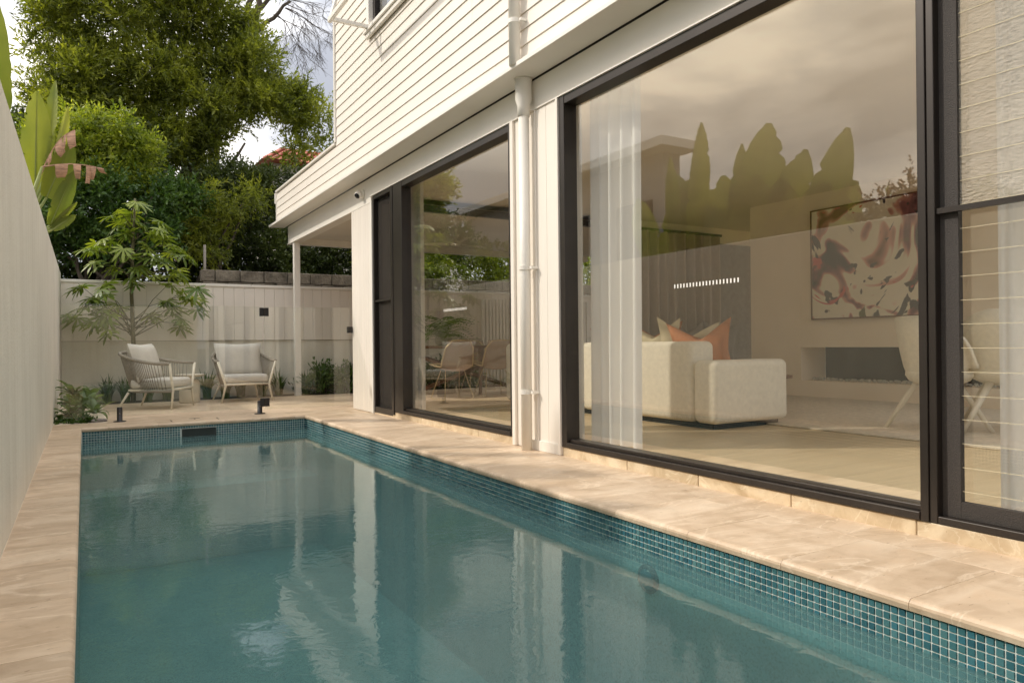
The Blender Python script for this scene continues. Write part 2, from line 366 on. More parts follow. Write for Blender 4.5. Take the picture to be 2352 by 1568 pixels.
# grout backing = outer shell above the plaster
b = MB()
T = 0.2
b.box((POOL_R+.001, POOL_N-T, TB), (POOL_R+T, POOL_F+T, ZC-.001)); b.box((POOL_L-T, POOL_N-T, TB), (POOL_L-.001, POOL_F+T, ZC-.001))
b.box((POOL_L-.001, POOL_F+.001, TB), (POOL_R+.001, POOL_F+T, ZC-.001)); b.box((POOL_L-.001, POOL_N-T, TB), (POOL_R+.001, POOL_N-.001, ZC-.001))
b.build('grout_bed', 'grout', pool)
P = 0.0255; TS = 0.0218
def tile_faces():
    h = TS/2; d = 0.003; k = 0.0012
    V = [(0, -h, -h), (0, h, -h), (0, h, h), (0, -h, h), (-d, -h+k, -h+k), (-d, h-k, -h+k), (-d, h-k, h-k), (-d, -h+k, h-k)]
    return V, [(4, 7, 6, 5), (0, 4, 5, 1), (1, 5, 6, 2), (2, 6, 7, 3), (3, 7, 4, 0)]
TV, TF = tile_faces()
tile_me = mesh('mosaic_tile', TV, TF, 'mosaic')
rest = MB(); near = []
ncol = int((POOL_F-POOL_N)/P)
for i in range(ncol):
    for j in range(7):
        y = POOL_F - P*(i+.5); z = ZC - P*(j+.5)
        (near if (y < 2.15 and y > 0.9 and j < 6) else rest).append((y, z)) if isinstance(rest, list) else (near.append((y, z)) if (0.72 < y < 2.0 and j < 6) else rest.add([(POOL_R+v[0], y+v[1], z+v[2]) for v in TV], TF))
for y, z in near[:300]:
    link('mosaic_tile', tile_me, pool, Vector((POOL_R, y, z)) - pool.location)
for y, z in near[300:]: rest.add([(POOL_R+v[0], y+v[1], z+v[2]) for v in TV], TF)
for i in range(int((POOL_R-POOL_L)/P)):
    for j in range(7):
        x = POOL_R - P*(i+.5); z = ZC - P*(j+.5)
        if 0.88 < x < 1.23 and 1 <= j <= 4: continue
        rest.add([(x+v[1], POOL_F+v[0], z+v[2]) for v in TV], [tuple(f) for f in TF])
for i in range(ncol):
    for j in range(7):
        y = POOL_F - P*(i+.5); z = ZC - P*(j+.5)
        rest.add([(POOL_L-v[0], y+v[1], z+v[2]) for v in TV], [tuple(reversed(f)) for f in TF])
o = rest.build('mosaic_tiling', 'mosaic', pool); o['kind'] = 'stuff'
# skimmer mouth and wall fitting
sk = empty('skimmer_mouth', (1.055, POOL_F, -0.12), 'dark rectangular skimmer slot in the far tiled pool wall', 'skimmer')
b = MB(); b.box((0.885, POOL_F-.012, -0.175), (1.225, POOL_F+.0005, -0.155)); b.box((0.885, POOL_F-.012, -0.085), (1.225, POOL_F+.0005, -0.07)); b.box((0.885, POOL_F-.012, -0.155), (0.905, POOL_F+.0005, -0.085)); b.box((1.205, POOL_F-.012, -0.155), (1.225, POOL_F+.0005, -0.085))
b.build('frame', 'drain_dark', sk); box('opening', (0.906, POOL_F-.004, -0.154), (1.204, POOL_F+.0004, -0.086), 'drain_dark', sk)
pl = empty('pool_light', (POOL_R, 2.50, -0.25), 'round glass pool light on the right tiled wall just under the water', 'pool light')
Mx = Matrix.Rotation(R(-90), 4, 'Y')
MB().lathe([(0.066, 0), (0.066, 0.010), (0.056, 0.016), (0.050, 0.016)], (POOL_R, 2.50, -0.272), 28, Mx).build('rim', 'bronze_frame', pl, True)
MB().lathe([(0.052, 0.006), (0.045, 0.018), (0.02, 0.022)], (POOL_R, 2.50, -0.272), 28, Mx).build('lens', 'mosaic', pl, True)
w = link('pool_water', mesh('pool_water', [(POOL_L+.001, POOL_N+.001, WZ), (POOL_R-.001, POOL_N+.001, WZ), (POOL_R-.001, POOL_F-.001, WZ), (POOL_L+.001, POOL_F-.001, WZ)], [(0, 1, 2, 3)], 'pool_water'))
tag(w, 'still teal pool water with soft ripples', kind='structure')

# ---------------------------------------------------------------- coping & paving
paving = empty('paving', (3, 9, 0), 'pale travertine paving and pool coping', kind='structure')
def stone(a, b, name='paving_stone', bev=0.006, par=paving, mat='travertine', rise=None):
    g = 0.0011
    dz = random.uniform(-.0006, .0006)
    return box(name, (a[0]+g, a[1]+g, a[2]), (b[0]-g, b[1]-g, b[2]+dz), mat, par, bevel=.001, seg=1)
def coping(a, b, side):
    # rounded nose on the pool side: +1 pool at low x, -1 pool at high x, 2 pool at low y
    g = 0.0009; h = -ZC; r = h*.5; prof = [(.012, ZC), (.003, ZC+.004)] + [(r-r*math.cos(t_), ZC+r+r*math.sin(t_)) for t_ in (0, .45, .9, 1.25)] + [(r+.004, 0)]
    dz = random.uniform(-.0006, .0006); V = []; F = []
    if side == 2: l0, l1, d1 = a[0]+g, b[0]-g, b[1]-g; 
    else: l0, l1 = a[1]+g, b[1]-g
    for l in (l0, l1):
        for (o_, z_) in prof + [(None, dz), (None, ZC)]:
            if side == 1: V.append((b[0]-g if o_ is None else a[0]+o_, l, z_))
            elif side == -1: V.append((a[0]+g if o_ is None else b[0]-o_, l, z_))
            else: V.append((l, b[1]-g if o_ is None else a[1]+o_, z_))
    n = len(prof)+2
    F = [tuple(range(n)), tuple(range(2*n-1, n-1, -1))] + [(i, n+i, n+(i+1) % n, (i+1) % n) for i in range(n)]
    o = MB().add(V, F).build('coping_stone', 'travertine', paving)
    bm_ = bmesh.new(); bm_.from_mesh(o.data); bmesh.ops.recalc_face_normals(bm_, faces=bm_.faces); bm_.to_mesh(o.data); bm_.free()
    return o
y = POOL_N - .3
cuts = [y]
for q in (-1.1, -0.6, -0.12, .35, .83, 1.29, 1.765, 2.24, 2.72, 3.2, 3.66, 4.15, 4.6, 5.1, 5.55, 6.0, 6.5, 6.95, 7.45, 7.9, POOL_F-.01): cuts.append(q)
CW = POOL_R - .016
for a, b_ in zip(cuts[:-1], cuts[1:]):
    coping((CW, a, ZC), (CW+.52, b_, 0), 1)
    coping((WALLX+.004, a, ZC), (POOL_L+.016, b_, 0), -1)
yy = POOL_N-.3
while yy < POOL_F-.2:
    l = random.choice((.41, .61, .61, .81)); e = min(yy+l, POOL_F-.01)
    if POOL_F-.01-e < .2: e = POOL_F-.01
    stone((CW+.52, yy, ZC), (FX-.001, e, 0)); yy = e
xs = [WALLX+.004, 0.2, .66, 1.13, 1.6, 2.07, CW+.52]
for a, b_ in zip(xs[:-1], xs[1:]): coping((a, POOL_F-.016, ZC), (b_, POOL_F+.50, 0), 2)
stone((CW+.52, POOL_F-.01, ZC), (FX, POOL_F+.5, 0))
# pattern of mixed rectangles beyond the pool
yb = POOL_F+.50
rows = [.41, .41, .61, .41, .41, .61]
k = 0
while yb < 11.68:
    d = rows[k % 6]; e = min(yb+d, 11.70); 
    if 11.70-e < .12: e = 11.70
    x = 0.21 - random.uniform(0, .3) if False else 0.21
    while x < 9.6:
        l = random.choice((.41, .61, .61, .81)); x2 = min(x+l, 9.6)
        stone((x, yb, -.03), (x2, e, 0)); x = x2
    yb = e; k += 1
bd = box('paving_bed', (POOL_L-.24, POOL_F+.03, -.09), (9.7, 11.70, -.0012), 'joint_mortar', None); tag(bd, 'mortar bed under the paving', kind='structure')
jb = box('joint_bed', (POOL_R+.03, POOL_N-.3, -.09), (FX-.006, POOL_F+.0295, -.0012), 'joint_mortar'); tag(jb, 'mortar bed under the poolside stones', kind='structure')
jb = box('joint_bed', (WALLX+.001, POOL_N-.3, -.09), (POOL_L-.03, POOL_F+.0295, -.0012), 'joint_mortar'); tag(jb, 'mortar bed under the narrow left coping', kind='structure')
lid = empty('access_cover', (1.05, 8.62, 0), 'small flush paving lid with a lifting slot above the skimmer', 'access lid')
b = MB(); b.box((1.0, 8.74, .0015), (1.11, 8.752, .004)); b.box((1.045, 8.64, .0015), (1.055, 8.74, .004)); b.build('slot', 'bark', lid)
box('edge_joint', (.80, 8.50, .0012), (.81, 8.68, .003), 'bark', lid); box('edge_joint', (1.27, 8.50, .0012), (1.28, 8.68, .003), 'bark', lid)

# ---------------------------------------------------------------- boundary wall (left)
bw = box('garden_wall', (WALLX-.2, -4, -.1), (WALLX, FEN+.1, 1.905), 'stucco', bevel=0.01); tag(bw, 'tall pale rendered masonry wall along the left side of the pool', 'wall')

# ---------------------------------------------------------------- back fence
fence = empty('back_fence', (3, FEN, 0), 'white boarded fence on a rendered base behind the garden bed', 'fence')
box('base_wall', (WALLX+.001, FEN, -.08), (11, FEN+.18, .895), 'stucco', fence)
n = 0; x = WALLX+.002
while x < 9.5:
    box('fence_board', (x, FEN-.035, .90), (x+.1555, FEN-.015, 1.755), 'white_board', fence, bevel=.003, seg=1); x += .158
box('backing_rail', (WALLX+.001, FEN-.013, .90), (11, FEN+.03, 1.75), 'white_paint', fence)
box('top_rail', (WALLX+.001, FEN-.05, 1.756), (11, FEN+.045, 1.80), 'white_paint', fence, bevel=.005)
rp = empty('ribbed_screen', (8.0, FEN-.2, 0), 'white ribbed screen standing at the far right of the fence', 'screen')
for i in range(34): box('rib', (6.60+i*.075, FEN-.11, .04), (6.60+i*.075+.045, FEN-.06, 1.66), 'white_paint', rp)
box('backing', (6.59, FEN-.059, .04), (9.15, FEN-.052, 1.66), 'plaster_white', rp)
# block wall
blk = empty('block_wall', (3, 13.1, 0), 'old weathered grey concrete block retaining wall behind the fence', 'wall')
zz = .9; r_ = 0
while zz < 2.1:
    x = 1.72 - (r_ % 2)*.2
    while x < 11:
        dz = random.uniform(-.01, .01)
        box('block', (max(x, 1.70)+.004, 13.02+random.uniform(-.01, .01), zz+.004), (x+.392, 13.24, min(zz+.196, 2.11)), 'block_weathered', blk, bevel=.008, seg=1); x += .4
    zz += .2; r_ += 1
box('footing', (1.70, 13.06, -.05), (11, 13.22, .9), 'block_weathered', blk)
low = box('low_block_wall', (WALLX-3, 13.05, -.05), (1.68, 13.24, 1.78), 'block_weathered'); tag(low, 'lower dark retaining wall behind the left half of the fence', 'wall')
for (x, h, lab) in ((1.80, 2.55, 'thin galvanised pole rising behind the fence left of the porch'), (3.35, 2.5, 'thin galvanised pole seen between the porch post and the wall')):
    p = MB().tube([(x, 13.35, 1.6), (x, 13.35, h)], .022, 10).build('fence_pole', 'rope_grey', smooth=True); tag(p, lab, 'pole')

# ---------------------------------------------------------------- house
house = empty('house', (4, 5, 0), 'white weatherboard house with large dark framed windows along the pool', 'house')
Y0 = -4.0
BX = 2.75                                                   # weatherboard plane
pit = 0.116
z = 2.83; i = 0
while z < 5.75:
    y1 = 12.12 if z + pit < 3.33 else 8.87
    b = MB(); xo, xi = BX-.012, BX-.002
    V = [(xo, Y0, z), (BX+.02, Y0, z), (BX+.02, Y0, z+pit-.003), (xi, Y0, z+pit-.003), (xo, y1, z), (BX+.02, y1, z), (BX+.02, y1, z+pit-.003), (xi, y1, z+pit-.003)]
    F = [(0, 1, 2, 3), (7, 6, 5, 4), (0, 4, 5, 1), (1, 5, 6, 2), (2, 6, 7, 3), (3, 7, 4, 0)]
    if 4.28 < z+.05 < 5.4:                                  # leave the upstairs window opening
        for (ya, yb) in ((Y0, 5.0), (7.62, y1)):
            b2 = MB().add([(v[0], ya if v[1] == Y0 else yb, v[2]) for v in V], F); b2.build('weatherboard', 'white_board', house)
    else:
        j_ = random.choice((1.1, 2.3, 3.4, 5.2, 6.6, 7.7))
        for (ya, yb) in ((Y0, j_-.0012), (j_+.0012, y1)): MB().add([(v[0], ya if v[1] == Y0 else yb, v[2]) for v in V], F).build('weatherboard', 'white_board', house)
    z += pit
box('upper_wall_core', (BX+.022, Y0, 2.83), (BX+.2, 8.86, 4.27), 'white_paint', house)
box('upper_wall_core', (BX+.022, 7.63, 4.272), (BX+.2, 8.86, 5.75), 'white_paint', house)
box('upper_wall_core', (BX+.022, Y0, 4.272), (BX+.2, 4.98, 5.75), 'white_paint', house)
box('parapet_core', (BX+.022, 8.862, 2.83), (BX+.15, 12.11, 3.30), 'white_paint', house)
box('parapet_cap', (BX-.03, 8.90, 3.315), (BX+.18, 12.14, 3.345), 'white_paint', house, bevel=.004)
box('parapet_end', (BX-.018, 12.122, 2.83), (BX+.15, 12.15, 3.31), 'white_paint', house)
box('parapet_bracket', (BX-.03, 12.152, 3.14), (BX+.02, 12.19, 3.31), 'white_paint', house)
box('parapet_return', (BX+.151, 12.02, 2.83), (9.0, 12.11, 3.30), 'white_paint', house)
box('corner_trim', (BX-.028, 8.872, 3.345), (BX+.06, 8.91, 5.75), 'white_paint', house)
# eave slab and beam
b = MB(); V = []
for y_ in (Y0, 12.42): V += [(2.672, y_, 2.778), (FX-.002, y_, 2.790), (FX-.002, y_, 2.828), (2.672, y_, 2.812)]
b.add(V, [(3, 2, 1, 0), (4, 5, 6, 7), (0, 1, 5, 4), (1, 2, 6, 5), (2, 3, 7, 6), (3, 0, 4, 7)]); b.build('eave_slab', 'white_paint', house, bevel=.004)
box('fascia_beam', (FX, Y0, 2.556), (FX+.16, 8.16, 2.776), 'white_paint', house)
box('fascia_shadow_gap', (FX+.03, Y0, 2.777), (FX+.16, 12.16, 2.82), 'bronze_frame', house)
box('fascia_flashing', (FX-.022, Y0, 2.546), (FX+.10, 8.15, 2.5545), 'white_paint', house)
box('porch_beam', (FX, 8.163, 2.49), (FX+.12, 12.18, 2.775), 'white_paint', house)
box('porch_beam_flange', (FX-.014, 8.163, 2.478), (FX+.14, 12.19, 2.489), 'white_paint', house)
box('porch_end_beam', (FX+.141, 12.04, 2.478), (9.0, 12.18, 2.83), 'white_paint', house)
box('porch_post', (FX+.005, 11.80, -.03), (FX+.10, 11.895, 2.477), 'white_paint', house, bevel=.004)
box('porch_ceiling', (FX+.121, 8.60, 2.585), (9.6, 12.03, 2.62), 'plaster_white', house)
# vertical lining boards, corner wall
yy = 8.15
while yy < 8.83:
    box('lining_board', (FX-.012, yy+.001, .004), (FX+.004, min(yy+.0865, 8.85), 2.477), 'white_board', house, bevel=.003, seg=1); yy += .0885
box('corner_wall', (FX+.005, 8.15, -.02), (3.16, 8.845, 2.477), 'white_paint', house)
box('corner_wall_trim', (FX-.018, 8.10, .002), (FX+.05, 8.148, 2.50), 'white_paint', house)
# wall between the two windows
for (a, b_, d) in ((4.232, 4.262, .022), (4.264, 4.40, .006), (4.402, 4.53, .006), (4.532, 4.548, .016), (4.55, 4.70, 0.0), (4.702, 4.85, 0.0), (4.852, 4.900, .022)):
    box('wall_board', (FX-d-.002, a, .002), (FX+.02, b_, 2.545), 'white_board', house, bevel=.002, seg=1)
box('wall_pier', (FX+.021, 4.23, -.02), (3.12, 4.90, 2.545), 'white_paint', house)
box('pier_plinth', (FX-.020, 4.264, .002), (FX-.0085, 4.70, .075), 'white_paint', house)
box('wall_pier', (FX, -1.75, -.02), (3.12, -.75, 2.545), 'white_paint', house)
box('wall_pier', (FX, Y0, -.02), (3.12, -3.3, 2.545), 'white_paint', house)
# riser stones under the windows
for (a, b_) in ((-.745, 4.228), (4.904, 8.095), (-3.3, -1.752)):
    y_ = a
    while y_ < b_-.02:
        e = min(y_+.61, b_)
        if b_-e < .12: e = b_
        o = box('riser_stone', (FX-.004, y_+.002, -.03), (FX+.03, e-.002, .062), 'travertine_riser', house, bevel=.003, seg=1); y_ = e
    box('threshold', (FX+.031, a, -.03), (3.16, b_, .064), 'joint_mortar', house)
# downpipe
dp = MB().tube([(2.855, 4.60, 0), (2.855, 4.60, 2.58)], .041, 20).build('downpipe', 'white_paint', house, True)
MB().lathe([(.047, 2.50), (.047, 2.58), (.062, 2.625), (.062, 2.77), (.066, 2.77), (.066, 2.785)], (2.855, 4.60, 0), 24).build('hopper', 'white_paint', dp, True)
for z_ in (.42, 1.35): MB().lathe([(.048, z_), (.048, z_+.03)], (2.855, 4.60, 0), 20).build('collar', 'white_paint', dp); box('clip', (2.86, 4.52, z_+.005), (2.935, 4.545, z_+.025), 'white_paint', dp)
dp2 = MB().tube([(2.685, 4.44, 2.80), (2.685, 4.44, 5.7)], .042, 20).build('downpipe', 'white_paint', house, True)
MB().lathe([(.046, 3.1), (.046, 3.13)], (2.685, 4.44, 0), 20).build('collar', 'white_paint', dp2)
box('clip', (2.69, 4.36, 3.10), (2.745, 4.38, 3.12), 'white_paint', dp2)

# windows -----------------------------------------------------------
HZ, SZ = 2.545, .064
def marks(par, ya, yb, z=1.125, n=20):
    st = (yb-ya)/(n-1)
    me = MB().box((FX+.052, -.0045, -.0075*1.6), (FX+.0535, .0045, .012)).V
    m = mesh('safety_mark', me, [(3, 2, 1, 0), (4, 5, 6, 7), (0, 1, 5, 4), (1, 2, 6, 5), (2, 3, 7, 6), (3, 0, 4, 7)], 'mark_white')
    for k in range(n): link('safety_mark', m, par, Vector((0, ya+k*st, z)) - wloc(par))
simple('mark_white', (0.85, 0.83, 0.78), 0.5, 0.01)
def fixed_window(ya, yb, marks_at, fl=.055, fr_=.055):
    w = empty('window', (FX, (ya+yb)/2, 0)); w.parent = house; w.location = Vector((FX, (ya+yb)/2, 0)) - house.location
    # outer frame, two steps deep
    box('jamb', (FX-.012, ya, SZ), (FX+.10, ya+fl, HZ), 'bronze_frame', w, bevel=.003)
    box('jamb', (FX-.012, yb-fr_, SZ), (FX+.10, yb, HZ), 'bronze_frame', w, bevel=.003)
    box('head', (FX-.008, ya+fl+.001, HZ-.06), (FX+.10, yb-fr_-.001, HZ), 'bronze_frame', w, bevel=.003)
    box('sill', (FX-.016, ya+fl+.001, SZ+.001), (FX+.10, yb-fr_-.001, SZ+.035), 'bronze_frame', w, bevel=.003)
    box('sill', (FX+.012, ya+fl+.001, SZ+.0355), (FX+.10, yb-fr_-.001, SZ+.058), 'bronze_frame', w, bevel=.003)
    box('glass', (FX+.055, ya+fl, SZ+.05), (FX+.061, yb-fr_, HZ-.055), 'window_glass', w)
    if marks_at: marks(w, *marks_at)
    return w
w1 = fixed_window(1.640, 4.228, (2.667, 3.143), .034, .06)
w2 = fixed_window(4.904, 7.44, (5.826, 6.293), .04, .25)
def slider(ya, yb, screen_side):
    w = empty('sliding_door', (FX, (ya+yb)/2, 0)); w.parent = house; w.location = Vector((FX, (ya+yb)/2, 0)) - house.location
    b = MB(); b.box((FX-.006, ya, SZ), (FX+.10, ya+.03, HZ)); b.box((FX-.006, yb-.03, SZ), (FX+.10, yb, HZ)); b.box((FX-.006, ya+.031, HZ-.045), (FX+.10, yb-.031, HZ)); b.box((FX-.006, ya+.031, SZ), (FX+.10, yb-.031, SZ+.03))
    b.build('frame', 'bronze_frame', w, bevel=.003)
    s = MB(); x0, x1 = FX+.03, FX+.06
    s.box((x0, yb-.101, SZ+.031), (x1, yb-.031, HZ-.046)); s.box((x0, ya+.031, SZ+.031), (x1, ya+.09, HZ-.046))
    s.box((x0, ya+.091, SZ+.031), (x1, yb-.102, SZ+.095)); s.box((x0, ya+.091, HZ-.10), (x1, yb-.102, HZ-.046))
    s.build('sash', 'screen_mesh_solid', w)
    box('glass', (FX+.075, ya+.05, SZ+.05), (FX+.080, yb-.05, HZ-.05), 'window_glass', w)
    box('transom', (FX+.004, ya+.031, 1.30), (FX+.028, yb-.031, 1.322), 'bronze_frame', w)
    box('insect_screen', (FX+.044, ya+.0915, 1.33), (FX+.046, yb-.1025, HZ-.11), 'screen_sheer', w)
    cords = MB(); z_ = .2
    while z_ < HZ-.1:
        cords.box((FX+.040, ya+.092, z_), (FX+.0415, yb-.103, z_+.0016)); z_ += .094
    o = cords.build('screen_cords', 'linen_cream', w); o['kind'] = 'stuff'
    return w
simple('screen_mesh_solid', (0.036, 0.030, 0.026), 0.7, 0.3, 180, 0.8, 200)
s1 = slider(-.745, 1.638, 1)
# slim sliding door of the second window
s2 = empty('sliding_door', (FX, 7.8, 0)); s2.parent = house; s2.location = Vector((FX, 7.8, 0)) - house.location
b = MB(); b.box((FX-.02, 7.442, SZ-.03), (FX+.10, 7.50, HZ)); b.box((FX-.006, 8.06, SZ-.05), (FX+.10, 8.098, HZ)); b.box((FX-.006, 7.501, HZ-.045), (FX+.10, 8.059, HZ)); b.box((FX-.006, 7.501, SZ-.05), (FX+.10, 8.059, SZ+.02)); b.build('frame', 'bronze_frame', s2, bevel=.003)
box('glass', (FX+.075, 7.50, SZ+.02), (FX+.080, 8.06, HZ-.045), 'window_glass', s2)
box('insect_screen', (FX+.044, 7.501, SZ+.02), (FX+.046, 8.059, HZ-.046), 'screen_mesh_veil', s2)
box('transom', (FX+.004, 7.501, 1.30), (FX+.028, 8.059, 1.322), 'bronze_frame', s2)
w5 = fixed_window(-3.295, -1.755, None)

# upstairs window
uw = empty('upstairs_window', (BX, 6.3, 4.3)); uw.parent = house; uw.location = Vector((BX, 6.3, 4.3)) - house.location
b = MB(); b.box((BX-.05, 7.54, 4.29), (BX+.10, 7.62, 5.4)); b.box((BX-.05, 5.0, 4.29), (BX+.10, 5.08, 5.4)); b.build('casing', 'white_paint', uw, bevel=.004)
b = MB(); b.box((BX-.075, 4.96, 4.215), (BX+.10, 7.66, 4.25)); b.box((BX-.055, 4.97, 4.165), (BX-.02, 7.65, 4.214)); b.box((BX-.05, 4.98, 4.251), (BX+.10, 7.64, 4.289)); b.build('sill', 'white_paint', uw, bevel=.004)
b = MB()
for y_ in (7.47, 6.90, 6.4, 5.08): b.box((BX+.0, y_, 4.29), (BX+.06, y_+.07, 5.4))
b.box((BX+.005, 5.15, 4.29), (BX+.055, 7.47, 4.335)); b.build('sash', 'bronze_frame', uw)
box('glass', (BX+.03, 5.1, 4.33), (BX+.034, 7.5, 5.4), 'plain_glass', uw)
box('room_backing', (BX+.35, 5.0, 4.28), (BX+.37, 7.62, 5.4), 'dim_room', uw)  # dark sheet standing in for the dim room behind the glass
b = MB(); b.box((2.26, 5.3, 4.235), (2.30, 7.58, 4.285)); b.build('awning_rail', 'white_paint', uw, bevel=.003)
box('awning_stay', (2.301, 7.52, 4.245), (BX-.051, 7.56, 4.285), 'white_paint', uw, bevel=.003)
MB().tube([(2.28, 7.55, 4.26), (2.60, 7.55, 5.4)], .018, 8).build('awning_stile', 'white_paint', uw)

# interior shell
FZ = .08
y_ = Y0; 
while y_ < 8.44:
    e = min(y_+.22, 8.45); x_ = 3.165 + (-.0)
    xa = 3.165; off = random.uniform(.6, 2.2)
    while xa < 10.6:
        xb = min(xa+off, 10.6); box('floorboard', (xa+.0012, y_+.0012, .05), (xb-.0012, e-.0012, FZ), 'oak_floor', house); xa = xb; off = 2.2
    y_ = e
box('floor_slab', (3.162, Y0, -.02), (10.7, 8.452, .049), 'joint_mortar', house)
for (xa_, xb_, ya_) in ((3.095, 5.0, 1.5), (5.001, 7.0, 2.2), (7.001, 10.7, 3.0)): box('ceiling', (xa_, ya_, 2.66), (xb_, 8.50, 2.70), 'ceiling_cream', house)  # stops short over the unseen end so sky light brightens the room
for (xa_, xb_, ya_) in ((2.98, 5.0, 1.5), (5.001, 7.0, 2.2), (7.001, 10.8, 3.0)): box('roof_slab', (xa_, ya_, 2.84), (xb_, 12.0, 2.95), 'plaster_white', house)  # roof left open above the same unseen end, to admit skylight
box('chimney_breast', (8.0, 6.125, FZ), (8.6, 6.93, 2.659), 'wall_taupe', house)
box('chimney_breast', (8.0, 2.5, .715), (8.6, 6.124, 2.659), 'wall_taupe', house)
box('chimney_breast', (8.0, 2.5, FZ), (8.6, 6.124, .285), 'wall_taupe', house)
fb = MB().add([(8.5, 2.501, .286), (8.5, 6.123, .286), (8.5, 6.123, .714), (8.5, 2.501, .714)], [(0, 1, 2, 3)]).build('firebox', 'firebox', house)
box('firebox_glass', (8.12, 2.51, .30), (8.125, 6.02, .70), 'firebox_glass_m', house) if False else None
box('rear_wall', (10.6, 6.9, FZ), (10.7, 8.45, 2.66), 'wall_taupe', house); box('rear_wall', (10.6, Y0, FZ), (10.7, -3.0, 2.66), 'wall_taupe', house)  # unseen middle stretch left out so daylight enters from behind
box('end_wall', (6.9, 8.46, -.02), (10.7, 8.58, 2.66), 'wall_taupe', house)
box('door_track', (3.17, 8.46, 2.50), (6.89, 8.54, 2.585), 'bronze_frame', house)
box('grey_panel', (8.9, 8.40, FZ), (10.55, 8.455, 2.4), 'grey_fabric', house)
me = bpy.data.meshes.new('p')
b = MB()
for k in range(150):
    yk = 2.6+k*.0232; r = random.uniform(.016, .026); c = Vector((8.2+random.uniform(-.03, .05), yk, .286+r*.8))
    b.lathe([(r*.5, -r*.8), (r, -.2*r), (r, .2*r), (r*.5, r*.8)], c, 6)
o = b.build('pebbles', 'pebble', house, True); o['kind'] = 'stuff'

# painting, fan
pt = empty('painting', (7.98, 5.2, 1.75), 'large abstract floral painting in pink and charcoal above the fireplace', 'painting')
box('canvas', (7.955, 4.32, 1.078), (7.99, 5.91, 2.425), 'painting', pt)
b = MB(); b.box((7.95, 4.30, 1.06), (7.999, 4.319, 2.443)); b.box((7.95, 5.911, 1.06), (7.999, 5.93, 2.443)); b.box((7.95, 4.32, 1.06), (7.999, 5.91, 1.077)); b.box((7.95, 4.32, 2.426), (7.999, 5.91, 2.443)); b.build('frame', 'dark_wood', pt)
fan = empty('ceiling_fan', (4.9, 9.9, 2.585), 'white ceiling fan hanging under the porch ceiling', 'fan')
MB().tube([(4.9, 9.9, 2.58), (4.9, 9.9, 2.37)], .014, 8).build('rod', 'white_paint', fan)
MB().lathe([(.03, 2.30), (.08, 2.31), (.085, 2.35), (.04, 2.38)], (4.9, 9.9, 0), 20).build('motor', 'white_paint', fan, True)
for k in range(3):
    M_ = Matrix.Translation((4.9, 9.9, 2.335)) @ Matrix.Rotation(R(20+k*120), 4, 'Z') @ Matrix.Rotation(R(10), 4, 'X')
    MB().box((.08, -.055, -.004), (.62, .055, .004), M_).build('blade', 'white_paint', fan)

# curtains ----------------------------------------------------------
def curtain(name, path, z0, z1, amp, wl_, mat, label, cat='curtain', group=None, flare=0.0, n=90):
    a, b_ = Vector(path[0]), Vector(path[1]); d = (b_-a); L = d.length; d.normalize(); nrm = Vector((-d.y, d.x, 0))
    V = []; F = []; ph = random.uniform(0, 6)
    rowsz = [z1, z1-.3*(z1-z0), z1-.65*(z1-z0), z0]
    for j, z in enumerate(rowsz):
        for i in range(n+1):
            s = i/n*L; k = amp*(math.sin(s/wl_*2*math.pi+ph)+.35*math.sin(s/wl_*4.7+ph*2+j*.25))
            V.append(a + d*(s*(1+flare*j/3)) + nrm*k*(1+.15*j) + Vector((0, 0, z)))
    for j in range(3):
        for i in range(n): F.append((j*(n+1)+i, j*(n+1)+i+1, (j+1)*(n+1)+i+1, (j+1)*(n+1)+i))
    o = link(name, mesh(name, V, F, mat, True)); tag(o, label, cat, group); return o
curtain('curtain', ((3.21, 4.24, 0), (3.21, 3.70, 0)), .085, 2.62, .028, .12, 'sheer', 'sheer white curtain hanging at the left edge of the large living room window', n=110, flare=-.03)
curtain('curtain', ((3.21, 5.36, 0), (3.21, 4.93, 0)), .085, 2.62, .025, .10, 'sheer', 'sheer white curtain beside the wall at the right of the smaller window', n=90)
curtain('curtain', ((3.21, 7.95, 0), (3.21, 7.28, 0)), .085, 2.62, .03, .13, 'sheer', 'narrow sheer white curtain at the left of the smaller window', n=90)
curtain('curtain', ((3.21, 1.53, 0), (3.21, .85, 0)), .085, 2.62, .03, .15, 'sheer', 'sheer white curtain behind the sliding door at the right edge', n=100)
curtain('curtain', ((6.5, 8.36, 0), (8.9, 8.36, 0)), .085, 2.5, .045, .19, 'curtain_taupe', 'floor length taupe curtain on the end wall behind the sofa', n=200)
tag(box('curtain_rail', (6.3, 8.33, 2.502), (8.95, 8.39, 2.535), 'bronze_frame'), 'dark curtain rail above the taupe curtain', 'rail')

# camera on fascia
cc = empty('security_camera', (2.90, 8.42, 2.62), 'small white dome security camera under the eave at the corner of the house', 'camera')
MB().lathe([(.052, 0), (.052, .02), (.03, .03)], (FX-.001, 8.42, 2.63), 20, Matrix.Rotation(R(-90), 4, 'Y')).build('base', 'white_paint', cc, True)
Mc = Matrix.Rotation(R(20), 4, 'Z') @ Matrix.Rotation(R(-125), 4, 'Y')
MB().lathe([(.02, -.035), (.043, -.02), (.048, .01), (.044, .035)], (FX-.055, 8.42, 2.62), 22, Mc).build('body', 'white_paint', cc, True)
MB().lathe([(.036, .036), (.034, .045), (.012, .052)], (FX-.055, 8.42, 2.62), 22, Mc).build('lens', 'lens_black', cc, True)

